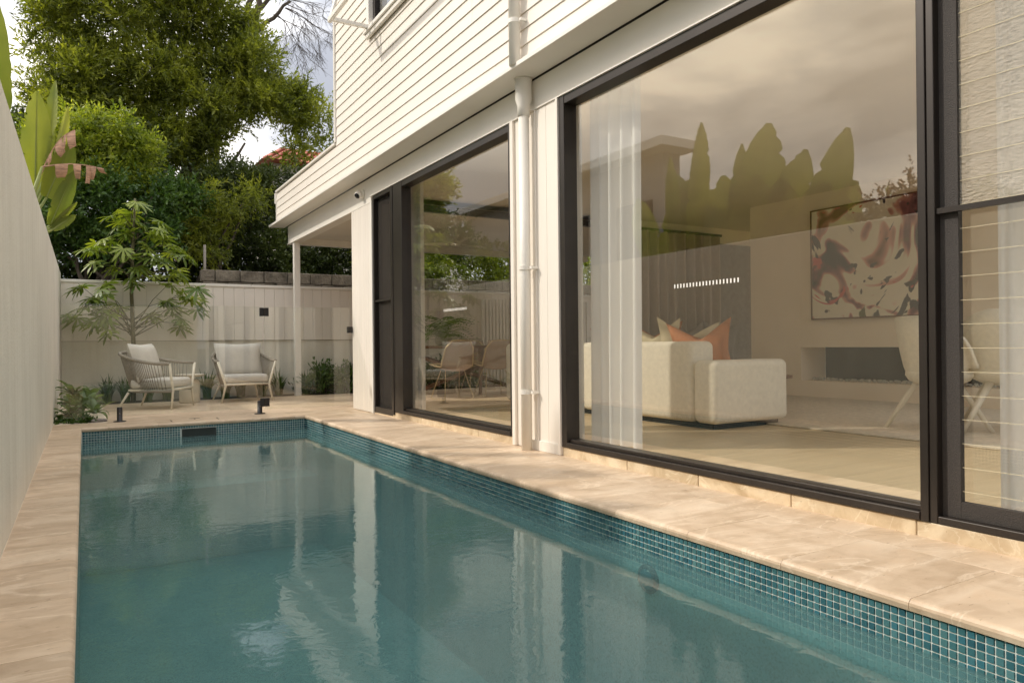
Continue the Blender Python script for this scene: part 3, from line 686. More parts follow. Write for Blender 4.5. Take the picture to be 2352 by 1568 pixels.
# ---------------------------------------------------------------- glass pool fence
GY = 8.87; GT = 1.27
fp = empty('glass_fence_panel', (.8, GY, 0), 'clear glass pool fence panel on two black posts at the left', 'glass fence')
box('pane', (-.20, GY-.006, .065), (1.825, GY+.006, GT), 'fence_glass', fp, bevel=.002)
for i, (x, lab) in enumerate(((.326, 'black cylindrical glass clamp on the coping below the left armchair'), (1.785, 'black cylindrical glass clamp beside the glass gate'))):
    sp = empty('glass_clamp', (x, GY, 0), lab, 'glass clamp', 'black clamps holding the pool glass')
    MB().lathe([(.062, .001), (.062, .008), (.028, .010), (.027, .15), (.024, .156)], (x, GY, 0), 24).build('post', 'black_metal', sp, True)
    MB().lathe([(.004, .0), (.004, .004)], (x, GY-.027, .09), 8, Matrix.Rotation(R(90), 4, 'X')).build('screw', 'gold_wire', sp)
gate = empty('glass_gate', (1.84, GY, 0), 'frameless clear glass pool gate next to the house corner', 'gate')
box('pane', (1.84, GY-.006, .05), (2.885, GY+.006, GT), 'fence_glass', gate, bevel=.002)
for z_ in (1.205, .135):
    b = MB(); Mh = Matrix.Translation((1.84, GY-.006, z_))
    b.box((-.05, -.032, -.05), (-.002, .0, .05), Mh @ Matrix.Rotation(R(-6), 4, 'Z')); b.box((.002, -.032, -.05), (.05, .0, .05), Mh @ Matrix.Rotation(R(6), 4, 'Z')); h_ = b.build('hinge', 'black_metal', gate, bevel=.004)
    MB().tube([(1.84, GY-.04, z_-.046), (1.84, GY-.04, z_+.046)], .008, 8).build('pin', 'bronze_frame', h_)
b = MB(); b.box((2.86, GY-.035, .955), (2.916, GY+.035, 1.035)); lt = b.build('latch', 'black_metal', gate, bevel=.004)
box('catch', (2.865, GY-.043, .985), (2.89, GY-.036, 1.01), 'bronze_frame', lt)

# ---------------------------------------------------------------- lounge chairs
def pillow(w, h, d, n=10, pinch=.35, chop=0.0):
    V = []; F = []
    def P_(u, v, s):
        e = (1-abs(u)**3.2)*(1-abs(v)**3.2); k = 1+pinch*.12*(abs(u*v)) ** 2 - .05*(1-abs(u*v))*(max(abs(u), abs(v)) ** 6)
        return (u*w/2*k, s*(d/2*max(e, 0)**.45), v*h/2*k - chop*max(0, v)**2*(1-abs(u))**1.1)
    for s in (-1, 1):
        o0 = len(V)
        for j in range(n+1):
            for i in range(n+1): V.append(P_(-1+2*i/n, -1+2*j/n, s))
        for j in range(n):
            for i in range(n):
                q = (o0+j*(n+1)+i, o0+j*(n+1)+i+1, o0+(j+1)*(n+1)+i+1, o0+(j+1)*(n+1)+i); F.append(q if s < 0 else tuple(reversed(q)))
    return V, F
def add_pillow(name, c, size, rot, mat, parent=None, pinch=.35, n=12, chop=0.0):
    V, F = pillow(*size, n=n, pinch=pinch, chop=chop); M_ = Matrix.Translation(c) @ Matrix.Rotation(rot[2], 4, 'Z') @ Matrix.Rotation(rot[1], 4, 'Y') @ Matrix.Rotation(rot[0], 4, 'X')
    return MB().add([M_ @ Vector(v) for v in V], F).build(name, mat, parent, True)
def lounge_chair():
    # local: faces -Y, width along X
    r = empty('lounge_chair', (0, 0, 0))
    W2 = .36
    for s in (-1, 1):
        MB().tube([(s*W2, -.33, 0), (s*(W2-.055), -.33, .24), (s*(W2-.04), -.33, .30), (s*(W2+.045), -.33, .585)], [.012, .016, .017, .017], 10).build('front_leg', 'cream_metal', r, True)
        MB().tube([(s*(W2-.03), .36, 0), (s*(W2-.10), .25, .22)], [.011, .016], 10).build('rear_leg', 'cream_metal', r, True)
    MB().tube([(-W2+.05, -.33, .255), (W2-.05, -.33, .255)], .016, 10).build('front_rail', 'cream_metal', r, True)
    def rim(u, top):
        # u 0..1 around from left front over the back to right front
        a = math.pi*(u)
        if top: 
            hx, hy = W2+.045, .40; z = .585+.15*math.sin(a)**1.3
        else: hx, hy = W2-.055, .28; z = .235
        c_, s_ = math.cos(a), math.sin(a)
        x = -math.copysign(abs(c_)**.55, c_)*hx; y = -.33+(hy+.33)*abs(s_)**.62
        return Vector((x, y, z))
    N_ = 40
    MB().tube([rim(i/N_, True) for i in range(N_+1)], .021, 8).build('top_rim', 'rope_grey', r, True)
    MB().tube([rim(i/N_, False) for i in range(N_+1)], .019, 8).build('bottom_rim', 'rope_grey', r, True)
    me = None; N2 = 78
    L_ = MB()
    for i in range(1, N2):
        u = i/N2
        L_.tube([rim(u, False), rim(u, True)], .0050, 5)
    o = L_.build('rope_strands', 'rope_grey', r, True)
    # solid seat pan
    MB().box((-W2+.07, -.32, .24), (W2-.07, .24, .262)).build('seat_pan', 'cream_metal', r)
    MB().box((-.30, -.335, .268), (.30, .22, .395)).build('seat_cushion', 'cushion_grey', r, True, bevel=.045, seg=4)
    add_pillow('back_cushion', (0, .155, .60), (.66, .50, .20), (R(-14), 0, 0), 'cushion_grey', r)
    return r
ch = lounge_chair(); tag(ch, 'grey rope lounge chair at the left turned sideways with its back to the wall', 'lounge chair', 'rope lounge chairs on the terrace')
ch2 = copy_tree(ch); ch2['label'] = 'grey rope lounge chair facing the pool in front of the white fence'
ch.location = (.83, 10.60, 0); ch.rotation_euler = (0, 0, R(62))
ch2.location = (2.01, 11.25, 0); ch2.rotation_euler = (0, 0, R(4))
st = empty('side_table', (1.30, 11.28, 0), 'small round white side table between the two lounge chairs', 'side table')
MB().lathe([(.135, .002), (.14, .02), (.14, .27), (.12, .325), (.05, .345), (.05, .37)], (1.30, 11.28, 0), 32).build('base', 'side_table_stone', st, True)
MB().lathe([(.15, .371), (.20, .385), (.205, .405), (.19, .41)], (1.30, 11.28, 0), 32).build('top', 'side_table_stone', st, True)

# ---------------------------------------------------------------- dining table & chairs on porch
dt = empty('dining_table', (5.2, 10.2, 0), 'dark timber dining table with crossed legs on the porch', 'table')
box('tabletop', (3.9, 9.85, .735), (6.55, 10.75, .78), 'dark_wood', dt, bevel=.006)
for (xa, xb) in ((4.1, 5.25), (6.35, 5.25)):
    MB().tube([(xa, 10.25, .73), (xb+(.9 if xa < 5 else -.9), 10.25, .06)], .035, 4).build('leg', 'dark_wood', dt)
MB().tube([(6.3, 10.1, .72), (6.35, 10.1, 0)], .035, 8).build('leg', 'dark_wood', dt)
MB().tube([(5.35, 9.95, .73), (5.30, 9.9, 0.0)], [.045, .025], 10).build('leg', 'dark_wood', dt)
box('stretcher', (5.6, 10.2, .10), (6.5, 10.3, .15), 'dark_wood', dt)
def wire_chair():
    r = empty('wire_chair', (0, 0, 0))        # faces +Y, seat at .44
    V = []; F = []; nu, nv = 12, 14
    def sp(u, v):   # u -1..1 across, v 0 front seat .. 1 top of back
        if v < .45: y = .24-.44*v/.45; z = .44-.03*math.sin(v/.45*math.pi*.6)
        else:
            k = (v-.45)/.55; y = -.20-.14*k; z = .415+.43*k
        w = .25-.05*max(0, v-.6)/.4*1.0; z += .07*abs(u)**2.5*(1 if v < .45 else .2); y += (.05*abs(u)**2 if v >= .45 else 0)
        return Vector((u*w, y, z))
    for j in range(nv+1):
        for i in range(nu+1): V.append(sp(-1+2*i/nu, j/nv))
    for j in range(nv):
        for i in range(nu): F.append((j*(nu+1)+i, j*(nu+1)+i+1, (j+1)*(nu+1)+i+1, (j+1)*(nu+1)+i))
    MB().add(V, F).build('shell', 'wicker_open', r, True)
    rim_ = [sp(-1, j/nv) for j in range(0, nv-1)] + [sp(-.7, 1.0)+Vector((0, 0, .0)), sp(0, 1)+Vector((0, 0, .012)), sp(.7, 1.0)] + [sp(1, j/nv) for j in range(nv-2, -1, -1)]
    MB().tube(rim_+[rim_[0]], .011, 8).build('rim', 'gold_wire', r, True)
    for sx in (-1, 1):
        for sy in (-1, 1):
            MB().tube([(sx*.15, sy*.08-.02, .42), (sx*.23, sy*.24, .01)], .006, 6).build('leg', 'gold_wire', r)
        MB().tube([(sx*.23, -.24, .008), (sx*.23, .24, .008)], .006, 6).build('runner', 'gold_wire', r)
    return r
t = NT('wicker_open')
t.done(t.N('MixShader', {0: .62, 1: t.N('BsdfTransparent').outputs[0], 2: t.bsdf(Base_Color=(0.36, 0.23, 0.15, 1), Roughness=0.7)}).outputs[0])
wc = wire_chair()
cl = [((4.62, 9.50, .0), 0, 'gold wire chair at the near side of the dining table, left of the pair'), ((5.38, 9.62, .0), -6, 'gold wire chair at the near side of the dining table beside the table leg'),
      ((4.25, 11.05, .0), 180, 'gold wire chair on the far side of the dining table at its left end'), ((5.9, 11.1, .0), 172, 'gold wire chair on the far side of the dining table at its right end')]
for i, (p, a, lab) in enumerate(cl):
    o = wc if i == 0 else copy_tree(wc); o.location = p; o.rotation_euler = (0, 0, R(a)); tag(o, lab, 'dining chair', 'wire chairs around the porch table')
fern = empty('potted_fern', (4.80, 10.15, .781), 'arching green fern in a pot on the porch dining table', 'fern')
MB().lathe([(.08, .782), (.12, .80), (.14, .88), (.13, .90)], (4.80, 10.15, 0), 20).build('pot', 'pot_clay', fern, True)
def frond_mesh(L=.5, n=16):
    V = []; F = []
    for i in range(n):
        k = i/(n-1); c = Vector((L*k, 0, .30*math.sin(k*1.9)*L*1.5 - .42*k*k*L*1.6)); w = .075*math.sin(math.pi*min(1, k*.85+.12))+.012
        for s in (-1, 1):
            b0 = len(V); V += [c+Vector((-.008, 0, 0)), c+Vector((.012, s*w, -.012)), c+Vector((.02, s*w*.95, -.012)), c+Vector((.012, 0, 0))]; F.append((b0, b0+1, b0+2, b0+3))
    return mesh('frond', V, F, 'leaf_fern')
fm = [frond_mesh(.50), frond_mesh(.60), frond_mesh(.42)]
for i in range(64):
    o = link('frond', fm[i % 3], fern, Vector((4.80, 10.15, .90)) - fern.location); o.rotation_euler = (random.uniform(-.3, .3), -random.uniform(-.35, .75), i*2.399)

# ---------------------------------------------------------------- living room
sofa = empty('sofa', (4.8, 5.8, FZ), 'low cream boucle sofa with its back to the large window', 'sofa')
def soft(name, a, b_, mat='boucle_cream', bv=.055):
    return box(name, a, b_, mat, sofa, bevel=bv, seg=5)
for p_ in (soft('arm', (4.36, 4.15, .125), (5.26, 4.403, .645)), soft('backrest', (4.352, 4.405, .125), (4.64, 5.95, .805)), soft('backrest', (4.352, 5.96, .125), (4.64, 7.50, .80)),
           soft('seat', (4.645, 4.40, .125), (5.30, 5.95, .46)), soft('seat', (4.645, 5.955, .125), (5.30, 7.20, .46)), soft('arm', (4.645, 7.21, .125), (5.30, 7.5, .645))):
    p_.data.polygons.foreach_set('use_smooth', [True]*len(p_.data.polygons))
box('plinth', (4.42, 4.22, FZ), (5.20, 7.44, .124), 'black_metal', sofa)
cu = [((4.80, 4.72, .70), (.52, .50, .17), (R(8), R(-4), R(-68)), 'terracotta_fabric', 'rust cushion at the window end of the sofa, the nearest one'),
      ((4.86, 4.98, .72), (.50, .50, .14), (R(10), R(6), R(-60)), 'linen_cream', 'cream cushion leaning behind the nearest rust cushion'),
      ((4.80, 5.32, .72), (.52, .50, .15), (R(8), R(-3), R(-75)), 'linen_cream', 'cream cushion in the middle of the sofa'),
      ((4.92, 5.52, .73), (.52, .52, .15), (R(8), R(5), R(-62)), 'terracotta_fabric', 'rust cushion behind the middle cream cushion'),
      ((4.80, 5.95, .70), (.50, .48, .15), (R(8), R(-5), R(-80)), 'terracotta_fabric', 'rust cushion half hidden by the sheer curtain'),]
for c_, s_, r_, m_, lab in cu:
    tag(add_pillow('cushion', c_, s_, r_, m_, None, 1.6, 16, .13), lab, 'cushion', 'cushions on the cream sofa')
so2 = empty('grey_sofa', (7.6, 7.6, FZ), 'dark grey sofa behind the cream one against the curtained wall', 'sofa')
box('seat', (6.6, 7.30, .12), (8.8, 8.05, .45), 'grey_fabric', so2, bevel=.05, seg=3); box('backrest', (6.6, 8.06, .12), (8.8, 8.28, .78), 'grey_fabric', so2, bevel=.05, seg=3)
box('plinth', (6.7, 7.36, FZ), (8.7, 8.2, .119), 'black_metal', so2)
for c_, a_, lab in (((7.75, 7.95, .76), 10, 'dark grey cushion with a pointed corner, left of the pair at the back'), ((8.45, 7.95, .77), -8, 'dark grey cushion at the right end of the back sofa')):
    tag(add_pillow('cushion', c_, (.60, .60, .16), (R(12), 0, R(a_)), 'grey_fabric', None, 1.6, 16, .12), lab, 'cushion', 'grey cushions at the back')
rug = box('rug', (5.05, 1.2, FZ+.001), (7.9, 6.6, FZ+.014), 'rug', bevel=.004); tag(rug, 'pale beige woven rug beside the cream sofa', 'rug')
def tub_chair():
    r = empty('tub_chair', (0, 0, 0))         # faces -Y
    V = []; nu = 28
    prof = [(.36, .13, 0), (.42, .20, 0), (.50, .235, .25), (.62, .262, .6), (.76, .285, .85), (.90, .300, 1.0)]
    for k, (z_, rr, hk) in enumerate(prof):
        for i in range(nu+1):
            a = math.pi*(-.16+1.32*i/nu); low = max(0.0, math.sin(a)+.25)/1.25; zz = min(z_, .50+.40*min(1, low**.6*1.05)) if z_ > .5 else z_
            V.append((rr*math.cos(a), rr*math.sin(a)*.95, zz))
    n1 = nu+1; F = [(k*n1+i, k*n1+i+1, (k+1)*n1+i+1, (k+1)*n1+i) for k in range(len(prof)-1) for i in range(nu)]
    o = MB().add(V, F).build('shell', 'boucle_cream', r, True); so = o.modifiers.new('solid', 'SOLIDIFY'); so.thickness = .03
    MB().lathe([(.12, .355), (.21, .40), (.235, .44), (.23, .475), (.19, .49)], (0, -.02, 0), 28).build('seat', 'boucle_cream', r, True)
    for sx in (-1, 1):
        for sy in (-1, 1): MB().tube([(sx*.09, sy*.09, .40), (sx*.27, sy*.25, .005)], [.026, .015], 12).build('leg', 'cream_metal', r, True)
    return r
tb = tub_chair(); tb.location = (5.72, 3.14, FZ-.0); tb.rotation_euler = (0, 0, R(70)); tag(tb, 'cream tub dining chair partly hidden by the dark window mullion', 'dining chair', 'cream tub chairs in the living room')
tb2 = copy_tree(tb); tb2.location = (6.02, 2.78, FZ); tb2.rotation_euler = (0, 0, R(118)); tb2.scale = (1.12, 1.12, 1.04); tb2['label'] = 'cream tub dining chair seen through the right hand sliding door'
rt = empty('round_table', (6.35, 2.2, FZ), 'round brown timber table behind the right hand tub chair', 'table')
MB().lathe([(.55, .72), (.56, .74), (.55, .76)], (6.35, 2.2, .08), 40).build('tabletop', 'dark_wood', rt, True)
MB().lathe([(.30, 0.001), (.24, .1), (.22, .70)], (6.35, 2.2, .08), 24).build('pedestal', 'dark_wood', rt, True)
tr_ = empty('tray_table', (5.65, 4.9, FZ), 'low dark timber side table at the end of the cream sofa', 'side table')
MB().lathe([(.20, .36), (.205, .39)], (5.75, 4.75, .08), 24).build('top', 'dark_wood', tr_); MB().tube([(5.75, 4.75, .08), (5.75, 4.75, .44)], .02, 8).build('stem', 'dark_wood', tr_)

# ---------------------------------------------------------------- plants
def sprigs(blobs, n, leafL, leafW, sprigL, leaves, seed, up=.35, shell=.55, droop=0.0):
    """leaf quads on short twigs scattered through ellipsoids (centre, radii, weight)"""
    g = np.random.default_rng(seed)
    nb = []
    for c_, r_ in [(b[0], b[1]) for b in blobs]:
        nb.append((c_, tuple(q*.80 for q in r_)))
        for _ in range(5):
            dd = g.normal(size=3); dd /= np.linalg.norm(dd); k_ = g.uniform(.30, .50)
            nb.append((tuple(np.array(c_)+dd*np.array(r_)*.80), tuple(q*k_ for q in r_)))
    blobs = nb
    w = np.array([b[2] if len(b) > 2 else b[1][0]*b[1][1]*b[1][2] for b in blobs], float); w = np.maximum(w, .02)**.8; w /= w.sum()
    idx = g.choice(len(blobs), n, p=w)
    C_ = np.array([b[0] for b in blobs], float)[idx]; Rd = np.array([b[1] for b in blobs], float)[idx]
    d = g.normal(size=(n, 3)); d /= np.linalg.norm(d, axis=1)[:, None]
    rad = shell+(1-shell)*g.random(n)**.6; rad *= g.choice([1, 1, 1, .6], n); rad = rad*(1+.10*g.normal(size=n))
    P0 = C_ + d*Rd*rad[:, None]
    ax = d + np.array([0, 0, up-droop]) + .55*g.normal(size=(n, 3)); ax /= np.linalg.norm(ax, axis=1)[:, None]
    sl = sprigL*(.6+.8*g.random(n))
    k = np.arange(leaves)/max(1, leaves-1)
    base = P0[:, None, :] + ax[:, None, :]*(sl[:, None]*k[None, :])[:, :, None]
    m = n*leaves
    base = base.reshape(m, 3); axr = np.repeat(ax, leaves, 0)
    ld = axr*.95 + .62*g.normal(size=(m, 3)); ld /= np.linalg.norm(ld, axis=1)[:, None]
    sd = np.cross(ld, g.normal(size=(m, 3))); sd /= np.linalg.norm(sd, axis=1)[:, None]
    L_ = leafL*(.6+.8*g.random(m))[:, None]; W_ = leafW*(.7+.6*g.random(m))[:, None]
    nr = np.cross(ld, sd)
    v0 = base; v1 = base + ld*L_*.45 + sd*W_*.5 + nr*L_*.06; v2 = base + ld*L_; v3 = base + ld*L_*.45 - sd*W_*.5 + nr*L_*.06
    V = np.stack([v0, v1, v2, v3], 1).reshape(-1, 3)
    return V, m
def quadmesh(name, V, nq, mat):
    me = bpy.data.meshes.new(name); me.vertices.add(len(V)); me.vertices.foreach_set('co', V.astype(np.float32).ravel())
    me.loops.add(nq*4); me.loops.foreach_set('vertex_index', np.arange(nq*4, dtype=np.int32))
    me.polygons.add(nq); me.polygons.foreach_set('loop_start', np.arange(0, nq*4, 4, dtype=np.int32))
    me.materials.append(MATS[mat]); me.update(); me.validate(); return me
def crown(parent, blobs, n, leafL, leafW, sprigL, leaves, seed, mat, name='crown', **k):
    V, m = sprigs(blobs, n, leafL, leafW, sprigL, leaves, seed, **k); V = V - np.array(wloc(parent))
    return link(name, quadmesh(name, V, m, mat), parent)
def limb(parent, pts, r0, r1, name='limb', mat='bark', n=8):
    m = len(pts); return MB().tube(pts, [r0+(r1-r0)*i/(m-1) for i in range(m)], n).build(name, mat, parent, True)
def wob(a, b, n=6, s=.12):
    a, b = Vector(a), Vector(b); L = (b-a).length
    return [a.lerp(b, i/n) + (Vector((random.uniform(-1, 1), random.uniform(-1, 1), random.uniform(-.5, .5)))*s*L*(.35 if 0 < i < n else 0)) for i in range(n+1)]

# big tree
tree = empty('big_tree', (1.9, 16.2, 1.7), 'tall leafy evergreen tree filling the sky behind the fence', 'tree')
limb(tree, wob((1.75, 16.2, 1.6), (1.9, 16.2, 4.6), 5, .05), .20, .14, 'trunk')
limb(tree, wob((1.9, 16.2, 4.5), (2.4, 16.0, 6.1)) + wob((2.4, 16.0, 6.1), (3.35, 16.1, 8.6))[1:], .13, .05)
limb(tree, wob((1.9, 16.2, 4.3), (1.2, 16.0, 6.5)), .10, .04); limb(tree, wob((2.1, 16.1, 4.9), (3.4, 15.9, 6.3)), .075, .025); limb(tree, wob((1.9, 16.2, 3.6), (2.9, 15.6, 5.0)), .07, .02)
limb(tree, wob((1.8, 16.2, 3.4), (.7, 15.8, 5.2)), .07, .02); limb(tree, wob((3.0, 16.05, 7.6), (3.9, 15.9, 9.0)), .06, .02); limb(tree, wob((1.5, 16.1, 5.6), (1.7, 15.7, 8.6)), .07, .02)
cb = [(-.35, 6.75, .55), (.2, 7.3, .85), (.95, 7.4, .95), (1.7, 7.7, 1.0), (2.45, 7.6, .8), (3.0, 7.3, .6), (-.2, 5.95, .5), (.4, 6.1, .8), (1.1, 6.3, .9), (1.9, 6.45, .75), (2.6, 6.45, .65), (3.45, 6.35, .6), (4.0, 6.15, .45),
      (.0, 5.35, .45), (.8, 5.35, .7), (2.6, 5.5, .42), (3.4, 6.0, .45), (4.05, 5.85, .4), (1.5, 4.9, .45), (1.9, 4.45, .5), (1.1, 4.7, .5), (1.7, 3.7, .6), (2.5, 3.9, .5), (2.2, 5.1, .45), (2.95, 6.0, .5), (1.3, 5.3, .55), (.5, 5.6, .6), (2.0, 5.7, .5), (-.5, 5.6, .4), (3.2, 6.8, .5), (.6, 8.3, .9), (1.8, 8.7, .9), (-.2, 7.9, .7)]
blobs = [((x, 16+random.uniform(-.5, .5), z), (r, r*.95, r*.72)) for x, z, r in cb]
crown(tree, blobs, 13500, .095, .030, .30, 13, 11, 'leaf_tree')
cb2 = [((4.35, 15.9, 5.25), (.38, .4, .3)), ((4.5, 15.9, 5.9), (.32, .4, .5)), ((3.9, 15.9, 5.0), (.3, .3, .2)), ((-.75, 16, 6.2), (.25, .3, .5)), ((-.7, 16, 7.1), (.25, .3, .5))]
crown(tree, cb2, 330, .105, .032, .34, 12, 12, 'leaf_tree', 'outer_sprays', shell=.1)

# bare twiggy tree
bare = empty('bare_tree', (3.6, 17.5, 1.7), 'bare twiggy tree top beside the white house wall', 'tree')
limb(bare, wob((2.5, 17.5, 1.6), (2.6, 17.5, 5.5), 4, .05) + wob((2.6, 17.5, 5.5), (3.5, 17.5, 8.2), 4, .05)[1:], .14, .09, 'trunk'); limb(bare, wob((3.5, 17.5, 8.2), (3.7, 17.4, 9.8)), .09, .05); limb(bare, wob((3.5, 17.5, 8.1), (4.3, 17.4, 9.0)), .06, .03)
tw = MB()
def twig(p, d, L, r, depth):
    q = [Vector(p)]; d = Vector(d).normalized()
    for i in range(4):
        d = (d + Vector((random.uniform(-.3, .3), random.uniform(-.3, .3), random.uniform(-.32, .14)))).normalized(); q.append(q[-1]+d*L/4)
    tw.tube(q, [r*(1-.16*i) for i in range(5)], 4, False)
    if depth:
        for i in range(5): twig(q[random.randint(1, 4)], d+Vector((random.uniform(-1, 1), random.uniform(-.6, .6), random.uniform(-.9, .6))), L*.62, r*.6, depth-1)
for _ in range(5): twig((4.1+random.uniform(-.2, .2), 17.4, 8.75+random.uniform(-.2, .2)), (random.uniform(.2, 1), 0, random.uniform(-.5, .5)), 1.0, .013, 3)
for _ in range(3): twig((3.75, 17.4, 9.2), (random.uniform(-.3, 1), 0, random.uniform(0, .8)), 1.0, .013, 3)
o = tw.build('twigs', 'bark', bare)
crown(bare, [((4.0, 17.4, 9.25), (.5, .4, .22))], 60, .07, .03, .2, 9, 13, 'leaf_tree', 'leaves', shell=.1)

def shrub(name, label, cat, blobs, n, mat, seed, base, leafL=.07, leafW=.035, group=None, stems=4, **k):
    r = empty(name, base, label, cat, group)
    for i in range(stems):
        b_ = random.choice(blobs)[0]; limb(r, wob((base[0]+random.uniform(-.3, .3), base[1], base[2]-.1), b_, 5, .1), .035, .012, 'stem')
    crown(r, blobs, n, leafL, leafW, .22, 10, seed, mat, 'foliage', **k); return r
def bl(lst, y, sy=.45): return [((x, y+random.uniform(-.2, .2), z), (r, sy, r*.85)) for x, z, r in lst]
shrub('bright_shrub', 'bright yellow green shrub behind the left end of the fence', 'shrub', bl([(.0, 4.35, .42), (.42, 4.5, .45), (-.15, 3.8, .4), (.35, 3.95, .5), (.85, 4.1, .4), (.9, 3.65, .4), (-.45, 4.2, .4)], 14.2), 2300, 'leaf_bush', 21, (.3, 14.2, 1.78))
shrub('green_shrub', 'mid green dense shrub directly above the fence at the left', 'shrub', bl([(-.1, 3.2, .5), (.45, 3.2, .55), (1.05, 3.4, .5), (-.2, 2.65, .45), (.4, 2.6, .5), (.95, 2.75, .45), (-.7, 3.0, .5), (1.5, 3.3, .45)], 13.9), 2600, 'leaf_bed', 22, (.3, 13.9, 1.78), stems=7)
shrub('drooping_shrub', 'olive green shrub with feathery drooping foliage below the big tree', 'shrub', bl([(1.9, 3.55, .38), (2.2, 3.3, .35), (1.6, 3.0, .4), (2.0, 2.75, .4), (2.6, 3.5, .4)], 14.3), 900, 'leaf_tree', 23, (1.9, 14.3, 1.78), leafL=.09, leafW=.02, droop=.8, stems=6)
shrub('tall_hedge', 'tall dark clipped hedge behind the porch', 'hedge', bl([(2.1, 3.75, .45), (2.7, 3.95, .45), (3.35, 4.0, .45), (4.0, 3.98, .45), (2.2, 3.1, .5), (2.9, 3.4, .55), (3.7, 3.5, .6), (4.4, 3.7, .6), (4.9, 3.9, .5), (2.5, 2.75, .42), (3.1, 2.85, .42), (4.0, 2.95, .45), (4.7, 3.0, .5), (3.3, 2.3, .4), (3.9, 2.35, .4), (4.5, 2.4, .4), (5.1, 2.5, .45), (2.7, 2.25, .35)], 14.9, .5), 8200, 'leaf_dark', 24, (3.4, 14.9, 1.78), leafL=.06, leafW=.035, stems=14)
shrub('leafy_hedge', 'green leafy hedge beyond the fence seen through the smaller window', 'hedge', bl([(5.4, 3.6, .6), (6.1, 3.5, .6), (6.9, 3.6, .65), (7.7, 3.6, .65), (8.5, 3.5, .65), (5.3, 2.6, .5), (6.0, 2.6, .5), (6.8, 2.6, .55), (7.6, 2.6, .55), (8.4, 2.6, .55), (9.3, 3.0, .8), (5.7, 3.0, .5), (6.5, 3.0, .5), (7.3, 3.0, .5), (8.1, 3.0, .5), (5.8, 2.15, .4), (7.0, 2.15, .4), (8.2, 2.15, .4), (9.3, 2.2, .5), (10.3, 3.0, .8), (11, 2.4, .7)], 14.6, .5), 6500, 'leaf_bush', 25, (7, 14.6, 1.78), stems=12)
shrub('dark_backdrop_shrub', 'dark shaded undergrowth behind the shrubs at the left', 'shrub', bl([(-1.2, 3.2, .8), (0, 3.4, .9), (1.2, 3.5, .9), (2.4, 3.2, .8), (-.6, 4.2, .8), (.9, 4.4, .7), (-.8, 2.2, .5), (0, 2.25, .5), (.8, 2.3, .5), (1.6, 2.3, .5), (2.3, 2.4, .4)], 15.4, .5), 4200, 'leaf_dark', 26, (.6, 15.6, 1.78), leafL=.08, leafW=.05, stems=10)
# beyond the left wall (seen mirrored in the glass)
for i, (x, y, z, r, lab) in enumerate(((-5.5, 18, 2.7, 1.5, 'rounded garden tree beyond the left wall, seen mirrored in the smaller window'), (-6.5, 22, 3.4, 1.7, 'taller garden tree far beyond the left wall'), (-4.2, 5.2, 2.1, .9, 'bushy shrub beyond the left wall mirrored beside the painting'), (-3.4, 3.6, 2.2, .55, 'small leafy tree beyond the left wall, mirrored above the painting'))):
    shrub('garden_tree', lab, 'tree', [((x+random.uniform(-r, r)*.6, y+random.uniform(-r, r)*.6, z+random.uniform(-r, r)*.4), (r*.5, r*.5, r*.42)) for _ in range(8)], 1300 if r > 1 else 700, 'leaf_tree', 30+i, (x, y, -.1), .09, .045, 'trees beyond the left wall', stems=4)
shrub('burgundy_shrub', 'dark burgundy leaved shrub beyond the left wall, mirrored above the painting', 'shrub', [((-1.0, 4.0, 2.12), (.22, .30, .22)), ((-1.0, 4.3, 2.02), (.2, .25, .15))], 420, 'leaf_burgundy', 40, (-1.0, 4.15, 0), .05, .03, stems=2)
nh = empty('neighbour_house', (-9, 16, 0), 'pale neighbouring house with a flat eave beyond the left wall', 'house')
box('wall', (-6.95, 13.4, -.1), (-6.4, 24, 5.5), 'neighbour_render', nh); box('roof', (-7.1, 12.9, 5.51), (-5.9, 24.8, 5.75), 'white_paint', nh, bevel=.02)
for y_ in (13.8, 16.5, 19): 
    wv = box('window', (-6.42, y_, 3.0), (-6.36, y_+1.4, 4.4), 'bronze_frame', nh); box('pane', (-6.355, y_+.06, 3.06), (-6.35, y_+1.34, 4.34), 'plain_glass', wv)

# red tiled roof far behind
rh = empty('red_roof_house', (8, 31, 0), 'distant house with a red tiled roof above the hedge', 'house')
box('wall', (6.8, 30.5, 1.7), (14.5, 36, 8.34), 'neighbour_render', rh)
b = MB(); b.add([(6.2, 30.0, 8.35), (15, 30.0, 8.35), (13.6, 33.2, 9.7), (7.7, 33.2, 9.7), (6.2, 36.4, 8.35), (15, 36.4, 8.35)], [(0, 1, 2, 3), (1, 5, 2), (5, 4, 3, 2), (4, 0, 3), (0, 4, 5, 1)])
b.build('roof', 'roof_tile_red', rh)
tm = {}
sl = Vector((0, 3.2, 1.35)); sn = sl.normalized()
tile = MB(); 
V = []; F = []
for i in range(5):
    a = math.pi*i/4; V += [(-.14+.28*i/4, 0, .02+.045*math.sin(a)), (-.14+.28*i/4, .36, .0+.035*math.sin(a))]
F = [(2*i, 2*i+2, 2*i+3, 2*i+1) for i in range(4)] + [(0, 2, 4, 6, 8)]
tme = mesh('roof_tile', V, F, 'roof_tile_red'); cnt = 0
ang = math.atan2(1.35, 3.2)
for r_ in range(9, -1, -1):
    d_ = r_*.345; x = 6.3+ (1.5)*(d_/3.43)
    while x < 10.6 and cnt < 290:
        o = link('roof_tile', tme, rh, Vector((x+.14, 30.0+sn.y*d_, 8.37+sn.z*d_)) - rh.location); o.rotation_euler = (ang, 0, 0); x += .29; cnt += 1
